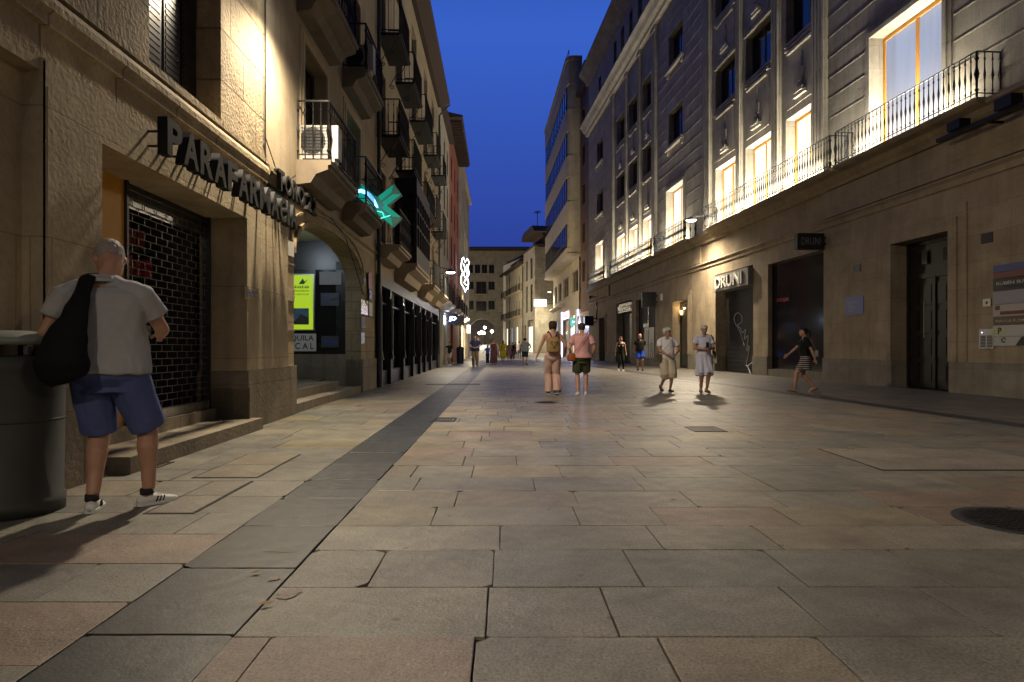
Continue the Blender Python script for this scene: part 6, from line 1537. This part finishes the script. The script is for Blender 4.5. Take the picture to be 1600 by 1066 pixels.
proj_sign(FR, ux(1293)-.1, 4.30, .1, 1.02, .52, .22, M['sign_black'], 'shop_sign', 'black projecting box sign reading DRUNI above the shop window', "DRUNI", simple('dim_letter', (.22,.22,.22)), 1)
proj_sign(FR, ux(1027), 3.55, .1, .95, .92, .12, M['sign_black'], 'shop_sign', 'black square hanging sign beside the MANGO entrance')
proj_sign(FR, ux(931), 3.05, .2, .98, .85, .14, M['navy'], 'shop_sign', 'dark navy hanging sign next to the green lit sign')
_, zb_ = FM.hit(855, 479, 1.6); _, zu_ = FM.hit(855, 468.5, 1.6); uw = 1.0
yw = 92.0
p_ = thing('shop_sign', 'large blank glowing white box sign projecting at the side street', 'sign', (5.62, yw, zt_(479, yw)), 0)
MB().box(-2.65, -1.0, -.1, .1, 0, 11*yw/FPX).build('box', emit('white_box', (1,.98,.92), 2.2), p_); MB().box(-1.0, .0, -.03, .03, .3, .4).build('bracket', M['iron'], p_)
add_light(p_, 'POINT', (-1.8, -.9, .4), 160, (1,.95,.85), .3)
def fsign(px0, px1, py0, py1, name, label, mat, out=.1, cat='sign'):
    a, _ = FM.hit(px0, HZ, out); b, _ = FM.hit(px1, HZ, out); _, z1 = FM.hit((px0+px1)/2, py0, out); _, z0 = FM.hit((px0+px1)/2, py1, out)
    t = on_frame(FM, name, label, cat, a, z0, out); MB().box(0, b-a, -.1, 0, 0, z1-z0).build('panel', mat, t); return t, b-a, z1-z0
t = thing('shop_sign', 'green lit square sign with white word on the modern block', 'sign', (6.35, 72, 0), 0)
wx = lambda px, Y: (px-CXP)*Y/FPX
MB().box(wx(891.5,72)-6.35, wx(905.5,72)-6.35, -.08, .08, zt_(509,72), zt_(497,72)).build('panel', emit('green_glow', (.0,.40,.27), .9), t)
text_mesh("farmacia", .62, .16, .01, M['white_glow'], t, wx(894,72)-6.35, -.081, zt_(504,72))
t = thing('shop_sign', 'intense blue white neon bar sign on the modern block', 'sign', (6.6, 69.4, 0), 0)
MB().box(wx(902.5,69.4)-6.6, wx(915,69.4)-6.6, -.1, .1, zt_(493,69.4), zt_(484,69.4)).build('tube_panel', emit('blue_white', (.5,.62,1), 30), t)
add_light(t, 'POINT', (.2, -.6, 3.4), 900, (.45,.55,1), .2)
t, w_, h_ = fsign(879, 889, 488, 499, 'shop_sign', 'white and pink lit sign above the dark shop door', emit('pinkish', (.95,.75,1), 1.8))
text_mesh("moda", w_*.7, h_*.5, .01, emit('magenta', (.5,.03,.35), 1.0), t, w_*.15, -.101, h_*.25, bold=.02)
fsign(878, 879, 488, 558, 'light_strip', 'vertical white and violet light strip beside the dark shop door', emit('violet_strip', (.75,.7,1), 3), .12, 'lamp')
fsign(893, 898, 512, 532, 'shop_poster', 'white lit poster in the shop window below the green sign', emit('pale_poster', (.75,.9,1), 1.0), -.1, 'poster')
# DRUNI and MANGO fascia letters
o = gops['druni']; t = on_frame(FR, 'shop_sign', 'pale fascia box with silver letters reading DRUNI over the graffiti shutter', 'sign', o[0]+.25, o[3]-.82, -.1)
MB().box(0, o[1]-o[0]-.3, -.3, .55, 0, .72).build('fascia', simple('fascia', (.22,.21,.19), .5), t)
text_mesh("DRUNI", (o[1]-o[0])*.72, .52, .06, M['white_letter'], t, .35, -.31, .1, bold=.02)
o = gops['mango']; t = on_frame(FR, 'shop_sign', 'white letters reading MANGO above the dark shutter', 'sign', o[0]+.1, o[3]-.75, -.1)
MB().box(-.05, o[1]-o[0]-.15, -.02, .35, 0, .65).build('fascia', M['sign_black'], t)
text_mesh("MANGO", (o[1]-o[0])*.82, .36, .03, M['white_letter'], t, .2, -.025, .14, bold=.012)
# graffiti on the DRUNI shutter
o = gops['druni']; us_ = (o[0]+.55*(o[1]-o[0]))
gm = MB(); G = [(1152,508),(1159,503),(1158,493),(1152,489),(1147,497),(1150,508),(1156,512),(1160,520),(1165,515),(1163,530),(1169,525),(1167,548),(1171,540),(1169,556),(1166,572),(1176,566),(1178,564)]
P = []
for px, py in G: u_, z_ = FR.hit(px, py, -.5); P.append((u_, .507, z_))
P = smooth(P); gm.sweep(P, [.022]*len(P), 4); P = []
for px, py in ((1152,510),(1159,525),(1163,540)): u_, z_ = FR.hit(px, py, -.5); P.append((u_, .507, z_))
gm.sweep(P, [.02]*3, 4)
P = []
for px, py in ((1168,572),(1173,585),(1176,596)): u_, z_ = FR.hit(px, py, -.5); P.append((u_, .507, z_))
gm.sweep(P, [.02]*3, 4)
gm.build('graffiti', simple('graffiti_paint', (.45,.46,.50), .6), r1)
# posters in shop windows
t, w_, h_ = plaque(FR, 1212, 1235, 440, 500, -.19, simple('pale_poster2', (.25,.25,.28), .5), 'shop_poster', 'pale angular sale poster hanging in the DRUNI window', 'poster', .01)
text_mesh("REBAJAS", w_*.8, .18, .004, simple('red_letter', (.4,.03,.03)), t, w_*.1, -.012, h_*.45, bold=.01)
plaque(FR, 1215, 1222, 395, 588, -.2, simple('pillar_in', (.12,.12,.125), .6), 'display_pillar', 'tall grey panel standing inside the DRUNI window', 'panel', .01)
t, w_, h_ = plaque(FR, 1007, 1022, 512, 566, -.21, simple('display', (.35,.35,.34), .5), 'shop_poster', 'grey window display with black walking figure by the BIT lettering', 'poster', .01)
g = MB()
for k in range(9): g.box(w_*.15, w_*.55, -.014, -.010, h_*.45+k*.12, h_*.45+k*.12+.05)
g.build('text_line', M['sign_black'], t)
g = MB(); g.ell((w_*.72, -.012, h_*.62), .1, .004, .13); g.prism([(w_*.55, h_*.3), (w_*.9, h_*.3), (w_*.88, h_*.56), (w_*.6, h_*.56)], -.014, -.010); g.prism([(w_*.6, .05), (w_*.68, .05), (w_*.73, h_*.3), (w_*.6, h_*.3)], -.0141, -.0101); g.prism([(w_*.82, .1), (w_*.88, .1), (w_*.88, h_*.3), (w_*.76, h_*.3)], -.0139, -.0099); g.build('figure', M['sign_black'], t)
t, w_, h_ = plaque(FR, 1005, 1014, 505, 512, -.2, M['sign_black'], 'shop_sign', 'small dark lettering BIT on the shop window left of the sconce doorway', 'sign', .008, ["BIT"])
t = on_frame(FR, 'wall_sconce', 'warm glowing half shell sconce inside the tall narrow doorway', 'lamp', FR.hit(1066, 488, -.38)[0], FR.hit(1066, 488, -.38)[1], -.36)
MB().loft([(-.16, 0, -.02, .03, .03), (-.1, 0, -.03, .11, .06), (.05, 0, -.03, .16, .08), (.1, 0, -.03, .17, .09)], 14).build('shade', emit('sconce_glow', (1,.68,.28), 3), t, True); add_light(t, 'POINT', (0, -.12, .22), 9, (1,.7,.35), .05)
# near door: blue plaque, numbers, intercom, stack of business plates
t, w_, h_ = plaque(FR, 1321, 1349, 463, 492, .015, 'blue_sign', 'plaque', 'square dark blue plaque with small white writing left of the double door')
g = MB(); 
for k in range(6): g.box(w_*.15, w_*(.45+.3*((k*7) % 3)/3), -.0175, -.015, h_*(.2+.1*k), h_*(.23+.1*k))
g.build('caption', simple('cap', (.3,.33,.45)), t)
plaque(FR, 1333, 1344, 413, 425, .015, 'sign_black', 'house_number', 'small black house number plate above the blue plaque', text=["13"], tmat='zinc')
plaque(FR, 1533, 1551, 364, 380, .015, 'sign_black', 'house_number', 'black house number plate right of the double door', text=["13"], tmat='zinc')
t, w_, h_ = plaque(FR, 1536, 1548, 467, 479, .03, 'steel', 'doorbell', 'small square steel doorbell camera above the intercom', 'doorbell', .03)
MB().sweep([(w_/2, -.034, h_/2), (w_/2, -.03, h_/2)], [.035]*2, 12).build('lens', M['black_paint'], t)
t, w_, h_ = plaque(FR, 1530, 1553, 514, 545, .03, 'steel', 'intercom', 'grey metal intercom panel with two keypads right of the door', 'intercom', .03)
g = MB()
for k in range(8):
    for a in (.1, .56): g.box(w_*a, w_*(a+.34), -.036, -.03, h_*(.08+.075*k), h_*(.13+.075*k))
g.build('keypad', M['zinc'], t); MB().ell((w_*.2, -.034, h_*.82), .012, .006, .012).build('led', emit('led', (.4,.45,1), 8), t)
PL = [((.06,.08,.22), None, .16, 'top blue company plate of the stack by the door'), ((.16,.05,.045), None, .15, 'dark red company plate, second of the stack by the door'),
      ((.02,.02,.022), ["ABOGADO", "RUBÉN SUTIL"], .27, 'black plate reading RUBEN SUTIL in the stack by the door'), ((.25,.25,.28), None, .30, 'plain silver plate in the middle of the stack by the door'),
      ((.38,.33,.30), "bar", .27, 'pale plate with dark red square in the stack by the door'), ((.10,.06,.03), ["MAYOR FLORES"], .19, 'brown plate below the pale one in the stack by the door'),
      ((.42,.42,.40), "P", .25, 'white plate with black and lime P in the stack by the door'), ((.40,.40,.38), "circle", .21, 'lowest white and black plate of the stack by the door')]
_, zt = FR.hit(1555, 415, .03); uu = ux(1554)
for col, tx, hh, lab in PL:
    t = on_frame(FR, 'company_plate', lab, 'plaque', uu, zt-hh, 0, 'company plates beside the double door')
    MB().box(0, 1.25, -.03, 0, .006, hh-.004).build('panel', simple('plate_%d' % int(zt*1000), col, .35, 0, .06), t)
    if isinstance(tx, list):
        if len(tx) == 2: text_mesh(tx[1], .95, .085, .004, M['white_letter'], t, .1, -.031, hh*.48); text_mesh(tx[0], .5, .04, .004, M['zinc'], t, .3, -.031, hh*.22)
        else: text_mesh(tx[0], .9, .05, .004, M['steel'], t, .08, -.031, hh*.35)
    elif tx == "bar":
        MB().box(.06, .19, -.034, -.03, hh*.55, hh*.9).box(.2, .95, -.034, -.03, hh*.15, hh*.42).build('mark', simple('darkred', (.12,.04,.04)), t)
    elif tx == "P":
        MB().box(.06, .2, -.033, -.03, hh*.25, hh*.75).box(.3, .36, -.033, -.03, hh*.25, hh*.6).build('mark', simple('lime', (.4,.5,.05)), t); text_mesh("P", .1, .15, .005, M['sign_black'], t, .14, -.032, hh*.2, bold=.02)
    elif tx == "circle":
        MB().prism([(.62, .01), (1.24, .01), (1.24, hh-.01), (.78, hh-.01)], -.034, -.03).build('dark_half', M['sign_black'], t)
        g = MB(); g.sweep([(.3+.05*cos(a), -.033, hh*.62+.05*sin(a)) for a in [k*.5 for k in range(12)]], [.012]*12, 5); g.build('mark', M['zinc'], t); 
    zt -= hh
# floodlight bar and camera on the ledge at the right, small wall box
u_, z_ = FR.hit(1540, 205, .5)
t = on_frame(FR, 'floodlight_bar', 'dark unlit floodlight fixture on the ledge right of the near balcony', 'floodlight', u_, 5.98)
MB().box(-1.4, 1.6, -.62, -.5, 0, .09).box(-.9, -.5, -.72, -.45, .09, .3).box(.5, .95, -.72, -.45, .09, .33).box(-.03, .03, -.5, 0, .02, .07).build('body', M['iron'], t)
u_, z_ = FR.hit(1031, 466, .1)
t = on_frame(FR, 'alarm_box', 'small white alarm box on the stone wall right of the square black sign', 'alarm', u_, z_-.15); MB().box(0,.25,-.1,0,0,.4).box(.03,.22,-.12,-.1,.05,.1).build('case', M['white_paint'], t)
u_, z_ = FR.hit(926, 464, .4)
t = on_frame(FR, 'security_camera', 'black security camera on a bracket above the navy hanging sign', 'camera', u_, z_)
MB().box(-.05,.05,-.5,0,-.03,.03).sweep([(-.1,-.5,0),(.5,-.7,-.08)], [.11,.12], 10).box(-.04,.04,-.1,0,-2,.1).build('body', M['iron'], t)
# bin in front left
c_ = Vector((-3.34, 4.52, 0))
t = thing('litter_container', 'large dark green round container with pale domed lid at the left edge', 'bin', tuple(c_))
M['bin_green'] = simple('bin_green', (.032,.034,.029), .6, .1, .35, 4, .15); M['bin_lid'] = simple('bin_lid', (.20,.22,.19), .4, .1, .2, 5)
b = MB(); b.loft([(0, 0,0,.325,.325), (.10, 0,0,.33,.33), (.11,0,0,.315,.315), (.94,0,0,.325,.325), (1.02,0,0,.335,.335), (1.03,0,0,.30,.30)], 48)
b.loft([(.60,0,0,.3215,.3215),(.62,0,0,.3218,.3218)], 48)
b.build('body', M['bin_green'], t, True)
b = MB(); b.loft([(1.10,0,0,.33,.33), (1.13,0,0,.345,.345), (1.15,0,0,.33,.33), (1.18,0,0,.25,.25), (1.195,0,0,.12,.12)], 48); b.build('lid', M['bin_lid'], t, True)
b = MB()
for a in (.4, 1.9, 3.5, 5.1): b.box(.28*cos(a)-.02, .28*cos(a)+.02, .28*sin(a)-.02, .28*sin(a)+.02, 1.02, 1.11)
b.build('post', M['zinc'], t)
# small bin far left street
t = thing('litter_bin', 'slim dark blue litter bin outside the shop under the grey sign', 'bin', ((719-CXP)*48/FPX, 48, 0))
MB().loft([(0,0,0,.25,.25),(1.0,0,0,.27,.27),(1.05,0,0,.28,.28),(1.15,0,0,.2,.2)], 16).build('body', M['navy'], t)
# covers and grates in the paving
def cover(px, py, r, label, name='manhole_cover', z=.006):
    p = on_ground(px, py); t = thing(name, label, 'manhole cover', (p.x, p.y, 0))
    b = MB(); b.loft([(-.01,0,0,r+.05,r+.05),(z-.001,0,0,r+.05,r+.05),(z-.001,0,0,r+.012,r+.012)], 40); b.build('frame', M['zinc'], t)
    b = MB(); b.loft([(-.01,0,0,r,r),(z,0,0,r,r)], 40)
    for k in range(-6, 7):
        hw = sqrt(max(r*r*.8-(k*r/7)**2, .001)); b.box(-hw, hw, k*r/7-.006, k*r/7+.006, z, z+.004); b.box(k*r/7-.006, k*r/7+.006, -hw, hw, z+.0004, z+.0035)
    b.build('lid', M['iron'], t)
cover(1598, 815, .33, 'round dark manhole cover at the right edge of the paving')
cover(853, 629, .19, 'small round cover in the middle of the street behind the pink couple')
def grate(px, py, w_, d_, label, mat='iron', bars=True, name='drain_grate'):
    p = on_ground(px, py); t = thing(name, label, 'drain cover', (p.x, p.y, 0), 0)
    b = MB(); z = .008; b.box(-w_/2, w_/2, -d_/2, -d_/2+.03, -.01, z); b.box(-w_/2, w_/2, d_/2-.03, d_/2, -.01, z); b.box(-w_/2, -w_/2+.03, -d_/2+.03, d_/2-.03, -.01, z); b.box(w_/2-.03, w_/2, -d_/2+.03, d_/2-.03, -.01, z)
    b.build('frame', M[mat], t)
    b = MB(); n = max(3, int(w_/.05))
    for k in range(n): x = -w_/2+.04+k*(w_-.08)/n; b.box(x, x+.022, -d_/2+.03, d_/2-.03, -.01, .006)
    b.build('bars', M[mat], t)
grate(1102, 671, .42, .55, 'square drain grate in the middle of the paving')
grate(225, 727, .42, .3, 'small drain grate by the shop step behind the man')
grate(695, 656, .34, .5, 'narrow drain grate beside the dark slate strip')
grate(708, 601, 1.6, .5, 'wide drain grate near the black shopfront')
def plate(px0, py0, px1, py1, label, col, skew=0):
    a = on_ground(px0, py0); b_ = on_ground(px1, py1)
    t = thing('access_hatch', label, 'hatch', ((a.x+b_.x)/2, (a.y+b_.y)/2, 0), skew); w_, d_ = abs(b_.x-a.x), abs(a.y-b_.y)
    f = MB(); e = .012
    f.box(-w_/2-e, w_/2+e, -d_/2-e, -d_/2, -.012, .0045); f.box(-w_/2-e, w_/2+e, d_/2, d_/2+e, -.012, .0045); f.box(-w_/2-e, -w_/2, -d_/2, d_/2, -.012, .0045); f.box(w_/2, w_/2+e, -d_/2, d_/2, -.012, .0045)
    f.build('frame', M['iron'], t)
    s_ = MB(); s_.cur = col; s_.box(-w_/2+.006, w_/2-.006, -d_/2+.006, -.003, -.01, .006); s_.cur = tuple(c*1.06 for c in col); s_.box(-w_/2+.006, w_/2-.006, .003, d_/2-.006, -.01, .0065); s_.build('slab', M['paving'], t)
plate(300, 747, 470, 711, 'stone access hatch with metal edging left of the slate strip, farther one', (.235,.205,.155), .02)
plate(225, 803, 395, 753, 'stone access hatch with metal edging left of the slate strip, nearer one', (.22,.195,.16), .02)
plate(1380, 735, 1540, 702, 'pale stone hatch in the right part of the paving', (.27,.245,.205), .0)
# yellow leaf litter
for i, (px, py) in enumerate(((778//2+0, 900), (1408, 766), (1048, 785), (403, 951))):
    p = on_ground(px, py); o = MB(); o.add([(0,0,.012),(.03,.01,.018),(.05,.04,.013),(.015,.035,.02)], [(0,1,2,3)])
    q = o.build('leaf', simple('leaf_yellow', (.35,.2,.03)), None, loc=(p.x, p.y, .0)); tag(q, ['fallen yellow leaf on the chipped slate slab','yellow leaf right of the paving centre','small leaf on the speckled grey slab','brown leaf at the mortar repair'][i], 'leaf')
# neon decoration
u_, z_ = FL.hit(727, 430, .7)
t = on_frame(FL, 'neon_decoration', 'tall white neon outline decoration hung on the last left building', 'neon sign', u_, z_)
N_ = MB(); k_ = u_/FPX
pts = [(-5,-25),(-7,-12),(-4,-4),(-7,4),(-6,14),(-2,20),(0,27),(2,20),(4,22),(5,12),(3,4),(6,-2),(4,-12),(6,-20),(3,-26),(0,-20),(-3,-28),(-5,-25)]
def zz(P, dx=0): return [(0.0, -.7-dx-p[0]*k_*1.0+0, -p[1]*k_) for p in P]
N_.sweep(zz(pts), [.035]*len(pts), 6); N_.sweep(zz([(-3,-18),(0,-10),(-3,-2),(1,6),(-2,12),(2,16)]), [.03]*6, 6); N_.sweep(zz([(3,-16),(1,-8),(4,0),(0,8)]), [.05]*4, 6)
N_.build('neon_tube', emit('neon', (.78,.86,1), 7), t)
MB().sweep([(.05,0,0),(.05,-1.0,0)], [.03]*2, 6).build('bracket', M['iron'], t)
